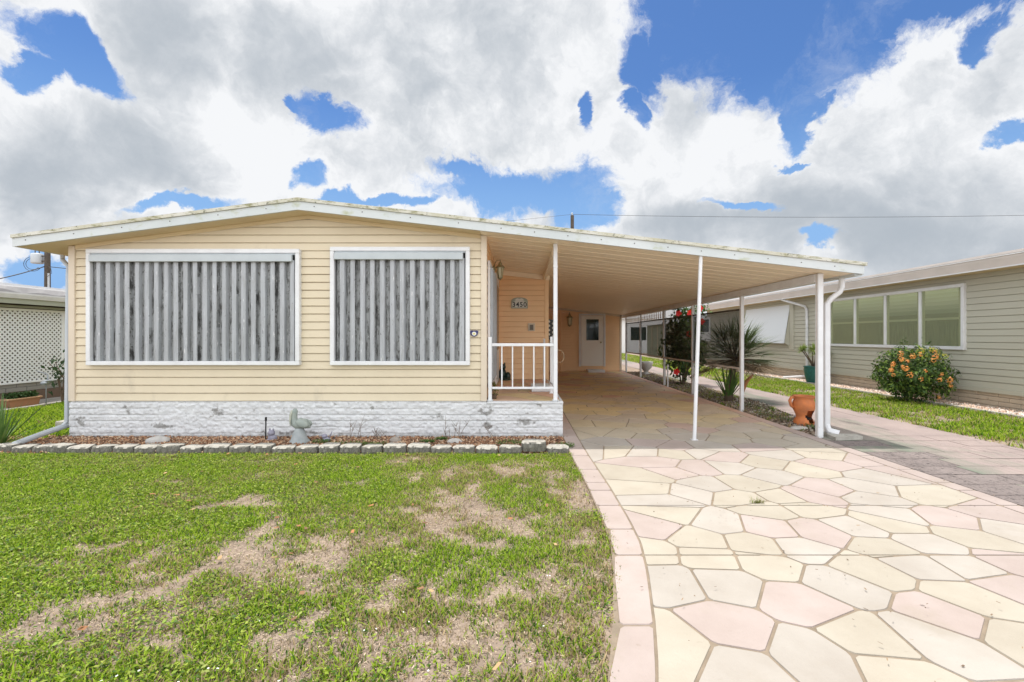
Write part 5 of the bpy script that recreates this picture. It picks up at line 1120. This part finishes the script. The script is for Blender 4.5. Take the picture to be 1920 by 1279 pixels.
lo.build('base_leaves', M_BLADE, fp)
m = MB(); m.tube([(fx_+.1,fy_-.1,.18),(fx_+.16,fy_-.14,.42),(fx_+.30,fy_-.16,.58)], [.035,.045,.02], 8); m.build('boot', mat('orange_boot', (.42,.18,.07), .8), fp, True)
# urn near the far posts
ux, uy = X(1205,17.0)+.12, 17.0
m = MB(); m.lathe([(.13,0),(.13,.05),(.07,.09),(.09,.14),(.20,.26),(.24,.40),(.25,.46),(.22,.47),(.18,.40)], ux, uy, 20); tag(m.build('stone_urn', M_ROCK, None, True), 'weathered stone urn beside the farthest carport posts', 'urn')
m = MB(); m.tube([(X(1252,12.6),12.6,.02),(X(1252,12.6),12.6,.62)], .02, 8); tag(m.build('marker_pipe', M_WHITE), 'short white pipe standing beside a carport post near the hibiscus', 'pipe')
# ================================================================== UTILITY POLES AND WIRES
up = thing('utility_pole', (X(88,28), 28, 0), 'dark wooden utility pole with a grey transformer behind the left house', 'utility pole')
x = X(89,28); m = MB(); m.tube([(x,28,0),(x,28,6.6)], [.17,.14], 12); m.build('pole', M_POLE, up)
m = MB(); m.tube([(x+.17,27.9,0),(x+.17,27.9,Z(513,28))], .05, 8); m.build('conduit', M_TRANSF, up)
m = MB(); tx = X(73,28); zc = Z(485,28); m.lathe([(.05,zc-.33),(.27,zc-.31),(.29,zc-.25),(.29,zc+.22),(.25,zc+.28),(.05,zc+.32)], tx, 27.9, 16); m.build('transformer', M_TRANSF, up, True)
m = MB()
for a_ in (-.12,.12): m.tube([(tx+a_,27.9,zc+.28),(tx+a_,27.9,zc+.5)],[.03,.02],8)
m.box(tx+.2, x, 27.86, 27.94, zc+.1, zc+.16); m.box(tx+.2, x, 27.86, 27.94, zc-.2, zc-.14); m.build('bracket', M_POLE, up)
m = MB()
for s_, r0 in ((1,.42),(1,.55)):
    m.tube([(tx-.25+.0*k, 27.8, zc) if False else (tx-.1+r0*math.cos(w), 27.75, zc-.35+r0*.8*math.sin(w)) for k, w in enumerate(np.linspace(1.7, 5.6, 12))], .014, 5)
m.tube([(x+.1,27.8,zc-.4),(x+.4,27.8,zc-.6),(x+.45,27.8,zc-.9),(x+.2,27.8,zc-1.1)], .012, 5); m.build('service_loop', M_WIRE, up)
def wire(pts, lab, r_=.018):
    m = MB(); P_l = []
    for (a, b) in zip(pts, pts[1:]):
        for k in range(12): t_ = k/12; p_ = Vector(a).lerp(Vector(b), t_); p_.z -= .8*t_*(1-t_); P_l.append(p_)
    P_l.append(Vector(pts[-1])); m.tube(P_l, r_, 5); tag(m.build('power_line', M_WIRE), lab, 'power line')
wire([(X(-120,24),24,Z(540,24)),(x,28,Z(498,28))], 'power line sagging left from the transformer pole', .03)
wire([(x,28,Z(500,28)),(X(400,40),40,Z(515,40))], 'power line running right from the transformer pole behind the home', .022)
u2 = thing('utility_pole', (X(1073,36), 36, 0), 'top of a distant utility pole showing above the carport roof', 'utility pole')
x2 = X(1073,36); zt = Z(404,36); m = MB(); m.tube([(x2,36,0),(x2,36,zt)], [.17,.13], 12); m.build('pole', M_POLE, u2)
m = MB(); m.tube([(x2,36,zt),(x2,36,zt+.08)], .05, 8); m.ell((x2-.02,36,zt+.14),(.07,.07,.08)); m.build('insulator', M_TRANSF, u2)
wire([(x2,36,zt+.08),(X(1960,36),36,Z(403,36))], 'thin power line crossing the sky right of the distant pole', .014)
wire([(X(300,44),44,Z(470,44)),(x2,36,zt+.08)], 'thin power line crossing left of the distant pole above the roof', .010)
